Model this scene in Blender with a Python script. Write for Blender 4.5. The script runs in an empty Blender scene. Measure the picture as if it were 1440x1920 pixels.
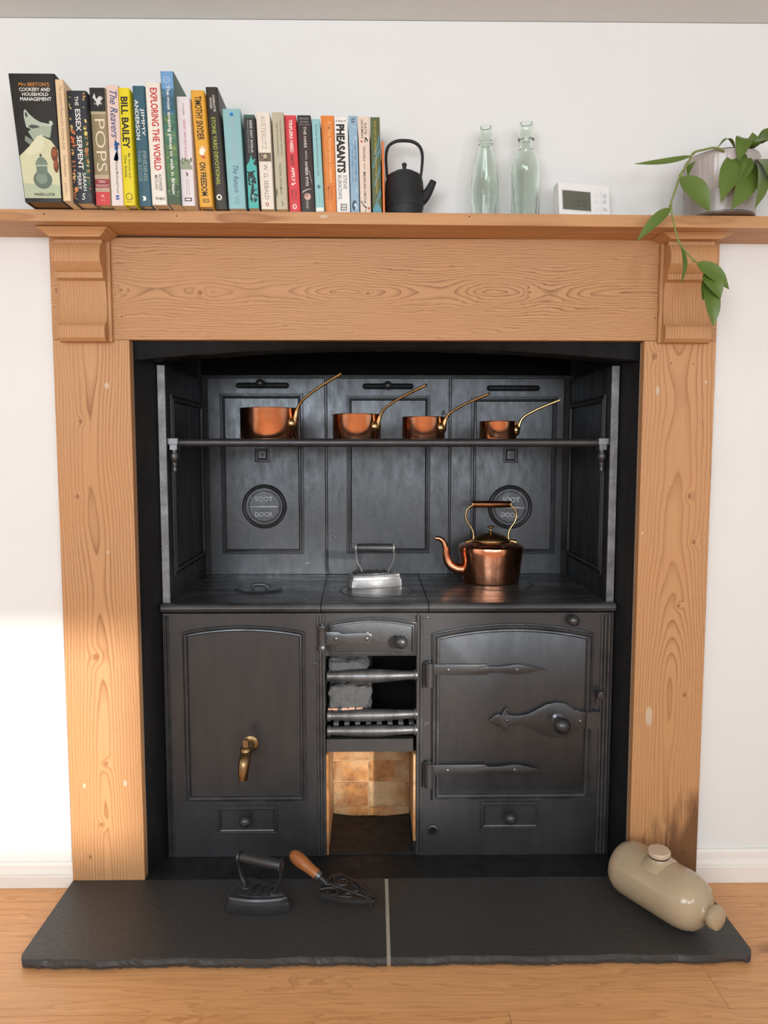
import bpy, bmesh, math, random
from mathutils import Vector, Matrix, Quaternion
random.seed(7)
PI = math.pi
scene = bpy.context.scene
COL = scene.collection

# ------------------------------------------------------------------ camera
# metres; X right, Y into the chimney wall (0 = face of the timber surround), Z up from the hearth
cam_data = bpy.data.cameras.new('camera')
cam = bpy.data.objects.new('camera', cam_data)
COL.objects.link(cam)
PITCH, YAW = 0.0861, 0.0133
fwd = Vector((math.sin(YAW)*math.cos(PITCH), math.cos(YAW)*math.cos(PITCH), -math.sin(PITCH)))
right = Vector((math.cos(YAW), -math.sin(YAW), 0))
up = right.cross(fwd)
cam.matrix_world = Matrix(((right.x, up.x, -fwd.x, -0.0261), (right.y, up.y, -fwd.y, -1.5856),
                           (right.z, up.z, -fwd.z, 0.9633), (0, 0, 0, 1)))
cam_data.sensor_fit = 'VERTICAL'
cam_data.sensor_height = 36
cam_data.lens = 26.0
cam_data.clip_start = 0.02
scene.camera = cam

# ------------------------------------------------------------------ light
vs = scene.view_settings
vs.view_transform = 'Standard'
vs.look = 'None'
vs.gamma = 1.0
vs.exposure = 0.0
try: vs.use_curve_mapping = False
except Exception: pass

world = bpy.data.worlds.new('sky')
scene.world = world
world.use_nodes = True
bg = world.node_tree.nodes['Background']
bg.inputs[0].default_value = (0.75, 0.86, 1.0, 1)
bg.inputs[1].default_value = 1.0

BACK = -3.0                      # inner face of the wall with the windows, behind the viewer
WIN = [(0.18, 1.02, 0.80, 1.355), (1.38, 1.80, 0.84, 1.62), (-1.55, -0.05, 0.95, 1.77)]   # x0, x1, z0, z1 of each window
sun_d = bpy.data.lights.new('sun', 'SUN')
sun_d.energy = 4.5
sun_d.angle = math.radians(2.0)
sun_d.color = (1.0, 0.93, 0.84)
sun = bpy.data.objects.new('sun', sun_d)
COL.objects.link(sun)
sun.rotation_euler = Vector((-0.5, 1.0, -0.25)).to_track_quat('-Z', 'Y').to_euler()
for i, (x0, x1, z0, z1) in enumerate(WIN):
    ld = bpy.data.lights.new('window_daylight', 'AREA')
    ld.shape = 'RECTANGLE'
    ld.size, ld.size_y = x1-x0, z1-z0
    ld.energy = (29.5, 30.5, 31)[i]*(x1-x0)*(z1-z0)
    ld.color = (0.93, 0.97, 1.0)
    lo = bpy.data.objects.new('window_daylight', ld)
    COL.objects.link(lo)
    lo.location = ((x0+x1)/2, BACK-0.02, (z0+z1)/2)
    lo.rotation_euler = (PI/2, 0, 0)

# ------------------------------------------------------------------ helpers
def thing(name, label, cat, loc=(0,0,0), rot=None, group=None, kind=None):
    """an Empty at the base of a thing; with rot given its parts are modelled in its own frame"""
    o = bpy.data.objects.new(name, None)
    o.empty_display_size = 0.05
    COL.objects.link(o)
    o.location = loc
    if rot is not None:
        o.rotation_euler = rot
        o['_local'] = 1
    tag(o, label, cat, group, kind)
    return o
def tag(o, label=None, cat=None, group=None, kind=None):
    if label: o['label'] = label
    if cat: o['category'] = cat
    if group: o['group'] = group
    if kind: o['kind'] = kind
    return o
def root_local(p):
    while p is not None:
        if p.get('_local'): return True
        p = p.parent
    return False
def raw(name, verts, faces, mat, parent=None, smooth=False, mats=None, fm=None):
    me = bpy.data.meshes.new(name)
    me.from_pydata([tuple(v) for v in verts], [], faces)
    me.update()
    return finish(name, me, mat, parent, smooth, mats, fm)
def finish(name, me, mat, parent=None, smooth=False, mats=None, fm=None):
    for m in (mats or [mat]):
        me.materials.append(m)
    if fm:
        for p, k in zip(me.polygons, fm): p.material_index = k
    if smooth:
        for p in me.polygons: p.use_smooth = True
        if smooth is not True:
            me.set_sharp_from_angle(angle=math.radians(smooth))
    o = bpy.data.objects.new(name, me)
    COL.objects.link(o)
    if parent is not None:
        o.parent = parent
        if not root_local(parent) and parent.type == 'EMPTY':
            o.matrix_parent_inverse = Matrix.Translation(-Vector(parent.location))
    return o
def from_bm(name, bm, mat, parent=None, smooth=False, mats=None):
    bmesh.ops.recalc_face_normals(bm, faces=bm.faces)
    me = bpy.data.meshes.new(name)
    bm.to_mesh(me)
    bm.free()
    return finish(name, me, mat, parent, smooth, mats)
def bevel_bm(bm, w, seg=2, ang=0.5):
    if w > 0:
        es = [e for e in bm.edges if len(e.link_faces) == 2 and e.calc_face_angle(0) > ang]
        bmesh.ops.bevel(bm, geom=es, offset=w, segments=seg, affect='EDGES', profile=0.5, clamp_overlap=True)
def bm_box(bm, x0, x1, y0, y1, z0, z1):
    v = [bm.verts.new(p) for p in ((x0,y0,z0),(x1,y0,z0),(x1,y1,z0),(x0,y1,z0),(x0,y0,z1),(x1,y0,z1),(x1,y1,z1),(x0,y1,z1))]
    for f in ((0,3,2,1),(4,5,6,7),(0,1,5,4),(1,2,6,5),(2,3,7,6),(3,0,4,7)):
        bm.faces.new([v[i] for i in f])
def box(name, x0, x1, y0, y1, z0, z1, mat, parent=None, bev=0.0, seg=2):
    bm = bmesh.new()
    bm_box(bm, min(x0,x1), max(x0,x1), min(y0,y1), max(y0,y1), min(z0,z1), max(z0,z1))
    bevel_bm(bm, bev, seg)
    return from_bm(name, bm, mat, parent, 24 if bev else False)
def bm_prism(bm, pts, a, b, axis='Y'):
    """pts (u,v) polygon swept along axis from a to b: Y: (x,z); X: (y,z); Z: (x,y)"""
    f = {'Y': lambda u, v, w: (u, w, v), 'X': lambda u, v, w: (w, u, v), 'Z': lambda u, v, w: (u, v, w)}[axis]
    lo = [bm.verts.new(f(u, v, a)) for u, v in pts]
    hi = [bm.verts.new(f(u, v, b)) for u, v in pts]
    n = len(pts)
    bm.faces.new(lo); bm.faces.new(hi[::-1])
    for i in range(n):
        bm.faces.new((lo[i], hi[i], hi[(i+1) % n], lo[(i+1) % n]))
def prism(name, pts, a, b, mat, parent=None, axis='Y', bev=0.0, smooth=40, seg=2):
    bm = bmesh.new()
    bm_prism(bm, pts, a, b, axis)
    bmesh.ops.recalc_face_normals(bm, faces=bm.faces)
    bevel_bm(bm, bev, seg)
    return from_bm(name, bm, mat, parent, min(smooth, 24) if bev else smooth)
def bm_lathe(bm, prof, org=(0,0,0), axis='Z', seg=32, flute=0, famp=0.0):
    """prof [(r,h)]: turned about axis through org"""
    org = Vector(org)
    ax = {'Z': (Vector((1,0,0)), Vector((0,1,0)), Vector((0,0,1))), 'Y': (Vector((1,0,0)), Vector((0,0,1)), Vector((0,-1,0))),
          'X': (Vector((0,1,0)), Vector((0,0,1)), Vector((1,0,0)))}[axis] if isinstance(axis, str) else axis
    rings = []
    for r, h in prof:
        if r < 1e-6:
            rings.append([bm.verts.new(org+ax[2]*h)])
        else:
            rings.append([bm.verts.new(org+ax[2]*h+(ax[0]*math.cos(2*PI*k/seg)+ax[1]*math.sin(2*PI*k/seg))*(r*(1+famp*math.cos(flute*2*PI*k/seg)))) for k in range(seg)])
    for a, b in zip(rings, rings[1:]):
        if len(a) == 1 and len(b) == 1: continue
        for k in range(seg):
            l = (k+1) % seg
            if len(a) == 1: bm.faces.new((a[0], b[l], b[k]))
            elif len(b) == 1: bm.faces.new((a[k], a[l], b[0]))
            else: bm.faces.new((a[k], a[l], b[l], b[k]))
    for r in (rings[0], rings[-1]):
        if len(r) > 1: bm.faces.new(r)
def lathe(name, prof, mat, parent=None, org=(0,0,0), axis='Z', seg=32, smooth=35, flute=0, famp=0.0):
    bm = bmesh.new()
    bm_lathe(bm, prof, org, axis, seg, flute, famp)
    return from_bm(name, bm, mat, parent, smooth)
def bm_tube(bm, pts, rad, seg=12, cap=True, flat=1.0, upv=(0,0,1)):
    pts = [Vector(p) for p in pts]
    n = len(pts)
    rs = rad if isinstance(rad, (list, tuple)) else [rad]*n
    rings = []
    prev = None
    for i, p in enumerate(pts):
        t = (pts[min(i+1, n-1)]-pts[max(i-1, 0)]).normalized()
        if prev is None:
            a = Vector(upv)
            if abs(a.dot(t)) > 0.95: a = Vector((1,0,0)) if abs(t.x) < 0.9 else Vector((0,1,0))
        else: a = prev
        s = (a-t*a.dot(t)).normalized()
        prev = s
        b = t.cross(s)
        rings.append([bm.verts.new(p+(s*math.cos(2*PI*k/seg)+b*(flat*math.sin(2*PI*k/seg)))*rs[i]) for k in range(seg)])
    for a, b in zip(rings, rings[1:]):
        for k in range(seg):
            l = (k+1) % seg
            bm.faces.new((a[k], a[l], b[l], b[k]))
    if cap:
        bm.faces.new(rings[0][::-1]); bm.faces.new(rings[-1])
def tube(name, pts, rad, mat, parent=None, seg=12, smooth=50, flat=1.0, upv=(0,0,1)):
    bm = bmesh.new()
    bm_tube(bm, pts, rad, seg, True, flat, upv)
    return from_bm(name, bm, mat, parent, smooth)
def smooth_path(pts, n=6):
    """Catmull-Rom through pts"""
    P = [Vector(p) for p in pts]
    P = [P[0]*2-P[1]] + P + [P[-1]*2-P[-2]]
    out = []
    for i in range(1, len(P)-2):
        for k in range(n):
            t = k/n
            a, b, c, d = P[i-1], P[i], P[i+1], P[i+2]
            out.append(0.5*((2*b)+(c-a)*t+(2*a-5*b+4*c-d)*t*t+(3*b-a-3*c+d)*t**3))
    out.append(P[-2])
    return out
def lerps(vals, n):
    out = []
    m = len(vals)-1
    for i in range(n):
        u = i/(n-1)*m
        k = min(int(u), m-1)
        out.append(vals[k]+(vals[k+1]-vals[k])*(u-k))
    return out
def inset(path, d):
    n = len(path)
    area = sum(path[i][0]*path[(i+1) % n][1]-path[(i+1) % n][0]*path[i][1] for i in range(n))
    sg = 1 if area > 0 else -1
    out = []
    for i in range(n):
        a, b, c = Vector(path[i-1]), Vector(path[i]), Vector(path[(i+1) % n])
        e1, e2 = (b-a).normalized(), (c-b).normalized()
        n1, n2 = Vector((-e1.y, e1.x))*sg, Vector((-e2.y, e2.x))*sg
        m = (n1+n2)
        m = m/max(0.3, m.length_squared)*2
        out.append(b+m*d)
    return out
def arch_path(x0, x1, z0, zc, za, n=14):
    """closed panel outline, arched head from zc at the corners to za at the middle"""
    p = [(x0, z0), (x1, z0)]
    for i in range(n+1):
        t = i/n
        p.append((x1+(x0-x1)*t, zc+(za-zc)*(1-(2*t-1)**2)))
    return p
def rect_path(x0, x1, z0, z1):
    return [(x0, z0), (x1, z0), (x1, z1), (x0, z1)]
def moulding(name, path, prof, y, mat, parent=None, fill=False, base=0.002, plane='Y', sx=1):
    """a run of moulding round a closed outline; prof [(inset, height)], heights stand proud of y towards the room"""
    rings = [inset(path, d) for d, h in prof]
    hs = [h for d, h in prof]
    vs_, fs = [], []
    n = len(path)
    def pt(p, h):
        return (p[0], y-h, p[1]) if plane == 'Y' else (y+sx*h, p[0], p[1])
    for r, h in zip(rings, hs): vs_ += [pt(p, h) for p in r]
    for k in range(len(rings)-1):
        for i in range(n):
            j = (i+1) % n
            fs.append((k*n+i, k*n+j, (k+1)*n+j, (k+1)*n+i))
    if fill:
        fs.append(tuple((len(rings)-1)*n+i for i in range(n)))
    else:                                     # close the back so that it is a solid ring
        vs_ += [pt(p, -base) for p in rings[-1]] + [pt(p, -base) for p in rings[0]]
        b = len(rings)*n
        for i in range(n):
            j = (i+1) % n
            fs.append(((len(rings)-1)*n+i, (len(rings)-1)*n+j, b+j, b+i))
            fs.append((b+i, b+j, b+n+j, b+n+i))
            fs.append((b+n+i, b+n+j, j, i))
    bm = bmesh.new()
    bv = [bm.verts.new(v) for v in vs_]
    for f in fs: bm.faces.new([bv[i] for i in f])
    return from_bm(name, bm, mat, parent, 30)
_txt = {}
def text_mesh(s, off=0.0, shear=0.0, res=3):
    """flat outline letters: verts scaled to a unit box (0..1, 0..1) plus triangles"""
    key = (s, off, shear, res)
    if key in _txt: return _txt[key]
    cu = bpy.data.curves.new('t', 'FONT')
    cu.body = s
    cu.offset = off
    cu.shear = shear
    cu.resolution_u = res
    o = bpy.data.objects.new('t', cu)
    COL.objects.link(o)
    dg = bpy.context.evaluated_depsgraph_get()
    me = bpy.data.meshes.new_from_object(o.evaluated_get(dg), depsgraph=dg)
    v = [(p.co.x, p.co.y) for p in me.vertices]
    f = [tuple(p.vertices) for p in me.polygons]
    bpy.data.objects.remove(o)
    bpy.data.curves.remove(cu)
    bpy.data.meshes.remove(me)
    x0, x1 = min(p[0] for p in v), max(p[0] for p in v)
    y0, y1 = min(p[1] for p in v), max(p[1] for p in v)
    v = [((a-x0)/(x1-x0), (b-y0)/(y1-y0)) for a, b in v]
    _txt[key] = (v, f)
    return _txt[key]

# ------------------------------------------------------------------ materials
def srgb(r, g, b):
    f = lambda c: (c/255/12.92) if c/255 <= 0.04045 else ((c/255+0.055)/1.055)**2.4
    return (f(r), f(g), f(b), 1)
class NT:
    def __init__(s, name):
        s.m = bpy.data.materials.new(name)
        s.m.use_nodes = True
        s.t = s.m.node_tree
        s.b = s.t.nodes['Principled BSDF']
    def n(s, kind, **kw):
        nd = s.t.nodes.new('ShaderNode'+kind)
        for k, v in kw.items(): setattr(nd, k, v)
        return nd
    def l(s, a, b): s.t.links.new(a, b)
    def set(s, **kw):
        for k, v in kw.items():
            s.b.inputs[k.replace('_', ' ')].default_value = v
    def math(s, op, a, b=None, c=None):
        nd = s.n('Math', operation=op)
        for i, v in enumerate((a, b, c)):
            if v is None: continue
            if isinstance(v, (int, float)): nd.inputs[i].default_value = v
            else: s.l(v, nd.inputs[i])
        return nd.outputs[0]
    def coord(s, scale=(1,1,1), kind='Object', loc=(0,0,0), rnd=False):
        tc = s.n('TexCoord'); mp = s.n('Mapping')
        s.l(tc.outputs[kind], mp.inputs['Vector'])
        mp.inputs['Scale'].default_value = scale
        mp.inputs['Location'].default_value = loc
        if rnd:
            oi = s.n('ObjectInfo'); cb = s.n('CombineXYZ')
            for i in range(3): s.l(s.math('MULTIPLY', oi.outputs['Random'], 7.3+3*i), cb.inputs[i])
            s.l(cb.outputs[0], mp.inputs['Location'])
        return mp.outputs[0]
    def noise(s, vec, scale, detail=4, rough=0.5, dist=0.0):
        nd = s.n('TexNoise')
        s.l(vec, nd.inputs['Vector'])
        nd.inputs['Scale'].default_value = scale
        nd.inputs['Detail'].default_value = detail
        nd.inputs['Roughness'].default_value = rough
        nd.inputs['Distortion'].default_value = dist
        return nd.outputs['Fac']
    def ramp(s, fac, stops):
        nd = s.n('ValToRGB')
        s.l(fac, nd.inputs[0])
        e = nd.color_ramp.elements
        while len(e) < len(stops): e.new(0.5)
        for x, (p, c) in zip(e, stops):
            x.position = p
            x.color = c if len(c) == 4 else (*c, 1)
        return nd.outputs[0]
    def rng(s, v, a, b, c, d):
        nd = s.n('MapRange')
        s.l(v, nd.inputs[0])
        for i, q in enumerate((a, b, c, d)): nd.inputs[i+1].default_value = q
        return nd.outputs[0]
    def mix(s, fac, a, b, mode='MIX'):
        nd = s.n('Mix', data_type='RGBA', blend_type=mode)
        for k, v in ((0, fac), (6, a), (7, b)):
            if isinstance(v, (int, float)): nd.inputs[k].default_value = v
            elif isinstance(v, tuple): nd.inputs[k].default_value = v
            else: s.l(v, nd.inputs[k])
        return nd.outputs[2]
    def bump(s, h, strength=0.2, dist=0.002):
        nd = s.n('Bump')
        nd.inputs['Strength'].default_value = strength
        nd.inputs['Distance'].default_value = dist
        s.l(h, nd.inputs['Height'])
        s.l(nd.outputs[0], s.b.inputs['Normal'])
    def col(s, c):
        if isinstance(c, tuple): s.b.inputs['Base Color'].default_value = c
        else: s.l(c, s.b.inputs['Base Color'])
    def rough(s, v):
        if isinstance(v, (int, float)): s.b.inputs['Roughness'].default_value = v
        else: s.l(v, s.b.inputs['Roughness'])

def paint(name, c, rough=0.5, spec=0.5):
    k = NT(name); k.col(c); k.rough(rough)
    k.set(Specular_IOR_Level=spec)
    return k.m
_pm = {}
def flat(c, rough=0.45):
    key = (c, rough)
    if key not in _pm:
        k = NT('print_%d' % len(_pm))
        v = k.coord()
        k.col(k.mix(k.rng(k.noise(v, 60, 3), 0.3, 0.7, 0, 0.10), srgb(*c), srgb(*[int(q*0.8) for q in c])))
        k.rough(rough)
        _pm[key] = k.m
    return _pm[key]

def wall_mat(name, c, rough=0.75):
    k = NT(name)
    v = k.coord()
    n = k.noise(v, 6, 3)
    k.col(k.mix(k.rng(n, 0.3, 0.7, 0, 0.25), c, tuple(q*0.93 for q in c[:3])+(1,)))
    k.rough(rough)
    k.bump(k.noise(v, 22, 5), 0.15, 0.004)
    return k.m
M_WALL = wall_mat('white_wall_paint', srgb(230, 231, 230))
M_CEIL = wall_mat('ceiling_paint', srgb(218, 220, 219))
M_SKIRT = paint('gloss_white_paint', srgb(235, 231, 224), 0.35)

def pine(name, grain, vc, d0=0.03, slope=0.02, wob=0.02, freq=170, knots=(), patches=(), seed=0, stain=None, tint=1.0, ucen=0.0, ydep=1.0, deep=1.0, crack=None, wfreq=1.6, jag=0.012):
    """plain-sawn pine: growth rings cut by the face of the board. grain 'X' or 'Z' is the long direction"""
    k = NT(name)
    tc = k.n('TexCoord'); sp = k.n('SeparateXYZ')
    k.l(tc.outputs['Object'], sp.inputs[0])
    X, Yc, Z = sp.outputs
    u, v = (X, Z) if grain == 'X' else (Z, X)
    low = k.coord((wfreq, 1.0, 3) if grain == 'X' else (3, 1.0, wfreq), loc=(seed*3.1, seed*1.7, seed*2.3))
    n1 = k.noise(low, 1.0, 2, 0.45)
    mid = k.coord((7, 3, 40) if grain == 'X' else (40, 3, 7), loc=(seed, seed*2, seed*3))
    n2 = k.noise(mid, 1.0, 3, 0.55)
    uu = k.math('ABSOLUTE', k.math('SUBTRACT', u, ucen))
    heart = k.math('ADD', k.math('ADD', k.math('MULTIPLY', uu, slope), d0), k.math('MULTIPLY', k.math('SUBTRACT', n1, 0.5), wob))
    heart = k.math('ADD', heart, k.math('MULTIPLY', Yc, ydep))
    vv = k.math('ADD', k.math('SUBTRACT', v, vc), k.math('MULTIPLY', k.math('SUBTRACT', n2, 0.5), jag))
    # knots push the rings aside
    kmask = None
    for (ku, kv, kr) in knots:
        du = k.math('MULTIPLY', k.math('SUBTRACT', u, ku), 0.8)
        dv = k.math('SUBTRACT', v, kv)
        d = k.math('SQRT', k.math('ADD', k.math('MULTIPLY', du, du), k.math('MULTIPLY', dv, dv)))
        g = k.math('POWER', 2.718, k.math('MULTIPLY', k.math('MULTIPLY', d, d), -1.0/(2.1*kr)**2))
        heart = k.math('ADD', heart, k.math('MULTIPLY', g, 0.009))
        mk = k.rng(d, kr*0.55, kr*1.05, 1, 0)
        kmask = mk if kmask is None else k.math('MAXIMUM', kmask, mk)
    r = k.math('SQRT', k.math('ADD', k.math('MULTIPLY', heart, heart), k.math('MULTIPLY', vv, vv)))
    ring = k.math('FRACT', k.math('MULTIPLY', r, freq))
    fine = k.coord((8, 60, 420) if grain == 'X' else (420, 60, 8), loc=(seed*5, 0, seed))
    nf = k.noise(fine, 1.0, 3, 0.6)
    blot = k.noise(k.coord((3, 3, 3), loc=(seed*2.2, 0, 0)), 1.0, 3)
    light, dark = (0.585, 0.320, 0.150), (0.30, 0.118, 0.044)
    L = tuple(q*tint for q in light); D = tuple(q*tint*deep for q in dark)
    c = k.ramp(ring, [(0.0, tuple(q*0.97 for q in L)), (0.45, L), (0.80, tuple(0.55*a+0.45*b for a, b in zip(L, D))), (0.93, D), (1.0, tuple(q*0.97 for q in L))])
    fade = k.noise(k.coord((2, 2, 9) if grain == 'X' else (9, 2, 2), loc=(seed*4.4, 1, 2)), 1.0, 2)
    c = k.mix(k.rng(fade, 0.35, 0.62, 0.45, 1.0), (*[0.93*q for q in L], 1), c)
    c = k.mix(k.rng(nf, 0.3, 0.7, 0.0, 0.35), c, tuple(q*0.62 for q in L)+(1,))
    c = k.mix(k.rng(blot, 0.35, 0.7, 0.0, 0.35), c, (0.56*tint, 0.26*tint, 0.10*tint, 1))
    if kmask is not None:
        kn = k.noise(k.coord((90, 90, 90)), 1.0, 2)
        c = k.mix(k.math('MULTIPLY', kmask, 0.8), c, k.mix(kn, (0.20, 0.075, 0.03, 1), (0.36, 0.16, 0.07, 1)))
    for (pu, pv, pr, el) in patches:
        du = k.math('DIVIDE', k.math('SUBTRACT', u, pu), el)
        dv = k.math('SUBTRACT', v, pv)
        d = k.math('SQRT', k.math('ADD', k.math('MULTIPLY', du, du), k.math('MULTIPLY', dv, dv)))
        d = k.math('ADD', d, k.math('MULTIPLY', k.math('SUBTRACT', nf, 0.5), pr*0.8))
        c = k.mix(k.rng(d, pr*0.7, pr*1.1, 0.75, 0), c, (0.60, 0.50, 0.38, 1))
    if stain:
        zs, xs, sx_ = stain                     # rotted, dirty foot of the board
        sm = k.noise(k.coord((26, 20, 5), loc=(2, 3, 1)), 1.0, 4, 0.6)
        a = k.math('ADD', k.rng(Z, 0.0, zs, 0.42, -0.25), k.rng(X, xs, xs+sx_, -0.22, 0.22))
        c = k.mix(k.rng(k.math('ADD', sm, a), 0.55, 0.80, 0, 0.82), c, (0.11, 0.048, 0.02, 1))
    if crack:                                   # drying split running up from the foot
        cv, cu, cw = crack
        dv = k.math('ABSOLUTE', k.math('ADD', k.math('SUBTRACT', v, cv), k.math('MULTIPLY', k.math('SUBTRACT', n2, 0.5), 0.006)))
        wd = k.rng(u, 0.0, cu, cw, 0.0)
        c = k.mix(k.math('MULTIPLY', k.math('LESS_THAN', dv, wd), 0.85), c, (0.03, 0.014, 0.007, 1))
    k.col(c)
    k.rough(k.rng(nf, 0.3, 0.7, 0.42, 0.58))
    k.set(Specular_IOR_Level=0.35)
    k.bump(k.math('ADD', k.math('MULTIPLY', ring, 0.5), nf), 0.22, 0.0012)
    return k.m

def iron(name, base=0.015, rough=0.36, metal=0.0, streak='Z', bump=0.25, bscale=260, spec=0.85, light=None):
    """black-leaded cast iron: dark graphite polish rubbed on unevenly"""
    k = NT(name)
    sc = {'Z': (34, 34, 6), 'X': (6, 34, 34), 'N': (20, 20, 20), 'F': (60, 60, 22)}[streak]
    a = k.noise(k.coord(sc), 1.0, 5, 0.62)
    b = k.noise(k.coord((8, 8, 8), loc=(3, 1, 2)), 1.0, 5, 0.6, 0.8)
    t = k.math('ADD', k.math('MULTIPLY', a, 0.68), k.math('MULTIPLY', b, 0.32))
    hi = light or base*2.1
    k.col(k.mix(k.rng(t, 0.36, 0.66, 0, 1), (base*0.73, base*0.75, base*0.79, 1), (hi*0.97, hi*0.99, hi*1.03, 1)))
    k.rough(k.rng(t, 0.35, 0.65, rough+0.10, rough-0.06))
    k.set(Metallic=metal, Specular_IOR_Level=spec, Specular_Tint=(0.86, 0.92, 1.0, 1))
    k.bump(k.math('ADD', k.noise(k.coord(), bscale, 3), k.math('MULTIPLY', k.noise(k.coord(), 40, 3), 1.2)), bump, 0.0006)
    return k.m
M_IRON = iron('blackleaded_iron')
M_IRONH = iron('blackleaded_iron_hob', 0.022, 0.27, streak='X', light=0.075)
M_BEAD = iron('burnished_moulding', 0.024, 0.28, 0.0, streak='N', bump=0.02, light=0.06)
M_CHEEK = iron('dull_black_cheek', 0.008, 0.45, spec=0.35)
M_LINT = iron('sooty_black_paint', 0.005, 0.6, spec=0.2, bump=0.6, bscale=60)
M_IRONM = iron('rubbed_iron', 0.075, 0.36, 0.7, bump=0.3, light=0.19)
M_LETTER = iron('rubbed_cast_letters', 0.36, 0.4, 0.0, streak='N', bump=0.1, light=0.50)
M_KNOB = iron('polished_iron_knob', 0.02, 0.25, 0.0, streak='N', bump=0.1, light=0.05)
M_EDGE = iron('worn_iron_edge', 0.16, 0.5, 0.4, streak='N', bump=1.6, bscale=300, light=0.30)
M_DARK = iron('painted_black_masonry', 0.008, 0.55, bump=0.6, bscale=60, spec=0.4)
M_STEEL = iron('grey_iron', 0.17, 0.38, 0.5, streak='N', bump=0.6, light=0.30)
M_IRONB = iron('polished_back_plate', 0.009, 0.33, 0.0, streak='F', bump=0.30, light=0.054, spec=0.85)
M_SOOT = paint('soot', (0.006, 0.006, 0.006, 1), 0.9, 0.2)

def metal(name, c, c2, rough=0.2, scale=30, bump=0.15):
    k = NT(name)
    n = k.noise(k.coord((1, 1, 0.6)), scale, 4, 0.6)
    k.col(k.mix(k.rng(n, 0.35, 0.7, 0, 1), (*c, 1), (*c2, 1)))
    k.rough(k.rng(n, 0.3, 0.7, rough*0.8, rough*1.35))
    k.set(Metallic=1.0)
    k.bump(k.noise(k.coord(), 38, 2), bump, 0.003)
    return k.m
M_COPPER = metal('polished_copper', (0.88, 0.42, 0.25), (0.68, 0.26, 0.14), 0.17)
M_COPPER2 = metal('copper_pan', (0.84, 0.43, 0.27), (0.60, 0.26, 0.14), 0.17, 22, 0.10)
M_BRASS = metal('brass', (0.60, 0.44, 0.22), (0.38, 0.26, 0.12), 0.26)
M_BRASSD = metal('aged_brass', (0.36, 0.25, 0.13), (0.20, 0.125, 0.06), 0.30)
M_BROWN = metal('brown_handle', (0.22, 0.10, 0.045), (0.14, 0.06, 0.03), 0.3, 20, 0.03)

def slate():
    k = NT('dark_slate')
    v = k.coord()
    n = k.noise(v, 3.5, 4)
    f = k.noise(v, 120, 5, 0.6)
    c = k.mix(n, (0.027, 0.027, 0.0265, 1), (0.050, 0.049, 0.047, 1))
    sc = k.noise(k.coord((5, 16, 5), loc=(4, 2, 0)), 1.0, 6, 0.7)
    c = k.mix(k.rng(sc, 0.70, 0.80, 0, 0.5), c, (0.20, 0.20, 0.20, 1))
    k.col(c)
    k.rough(k.rng(f, 0.3, 0.7, 0.40, 0.62))
    k.bump(k.math('ADD', k.math('MULTIPLY', k.noise(k.coord((1, 1.6, 1)), 75, 3), 1.0), k.math('MULTIPLY', f, 0.4)), 0.55, 0.0018)
    return k.m
M_SLATE = slate()
M_MORTAR = wall_mat('pale_mortar', srgb(168, 160, 148), 0.9)
def oak():
    k = NT('oak_floor')
    v = k.coord((2.2, 22, 5), rnd=True)
    a = k.noise(v, 1.0, 4, 0.55, 0.6)
    ring = k.math('FRACT', k.math('MULTIPLY', a, 9.0))
    f = k.noise(k.coord((7, 260, 30), rnd=True), 1.0, 3)
    c = k.ramp(ring, [(0, (0.76, 0.385, 0.160)), (0.7, (0.69, 0.340, 0.138)), (0.92, (0.55, 0.25, 0.096)), (1, (0.74, 0.37, 0.155))])
    c = k.mix(k.rng(f, 0.3, 0.7, 0, 0.4), c, (0.48, 0.22, 0.088, 1))
    kn = k.noise(k.coord((5, 14, 5), rnd=True), 1.0, 2)
    c = k.mix(k.rng(kn, 0.70, 0.78, 0, 0.7), c, (0.16, 0.07, 0.03, 1))
    oi = k.n('ObjectInfo')
    c = k.mix(k.rng(oi.outputs['Random'], 0, 1, 0, 0.22), c, (0.72, 0.40, 0.19, 1))
    k.col(c)
    k.rough(0.42)
    k.bump(f, 0.12, 0.001)
    return k.m
M_OAK = oak()
def brick_mat():
    k = NT('firebrick')
    v = k.coord(rnd=True)
    n = k.noise(v, 26, 5, 0.65)
    n2 = k.noise(v, 9, 3)
    c = k.mix(k.rng(n, 0.3, 0.7, 0, 1), (0.50, 0.235, 0.075, 1), (0.20, 0.075, 0.028, 1))
    c = k.mix(k.rng(n2, 0.44, 0.62, 0, 0.75), c, (0.52, 0.36, 0.20, 1))
    n3 = k.noise(v, 45, 4, 0.6)
    c = k.mix(k.rng(n3, 0.60, 0.72, 0, 0.7), c, (0.16, 0.085, 0.05, 1))
    k.col(c)
    k.rough(0.85)
    k.bump(k.noise(v, 90, 5, 0.7), 0.6, 0.003)
    return k.m
M_BRICK = brick_mat()
M_BMORT = wall_mat('lime_mortar', (0.46, 0.30, 0.16, 1), 0.95)
def rock(name, c, c2, bump=1.0, s=40):
    k = NT(name)
    v = k.coord()
    n = k.noise(v, s, 6, 0.65)
    k.col(k.mix(n, (*c, 1), (*c2, 1)))
    k.rough(0.85)
    k.bump(k.noise(v, s*1.3, 6, 0.7), bump, 0.006)
    return k.m
M_FIREC = rock('grey_fireclay', (0.055, 0.058, 0.062), (0.13, 0.134, 0.14), 1.4, 60)
M_PINK = rock('pink_rubble', (0.55, 0.25, 0.16), (0.75, 0.50, 0.38))
def stoneware():
    k = NT('glazed_stoneware')
    v = k.coord()
    n = k.noise(v, 14, 4)
    k.col(k.mix(n, (0.46, 0.365, 0.245, 1), (0.40, 0.305, 0.195, 1)))
    k.rough(0.16)
    k.bump(k.noise(v, 28, 2), 0.05, 0.003)
    return k.m
M_STONE = stoneware()
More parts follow.
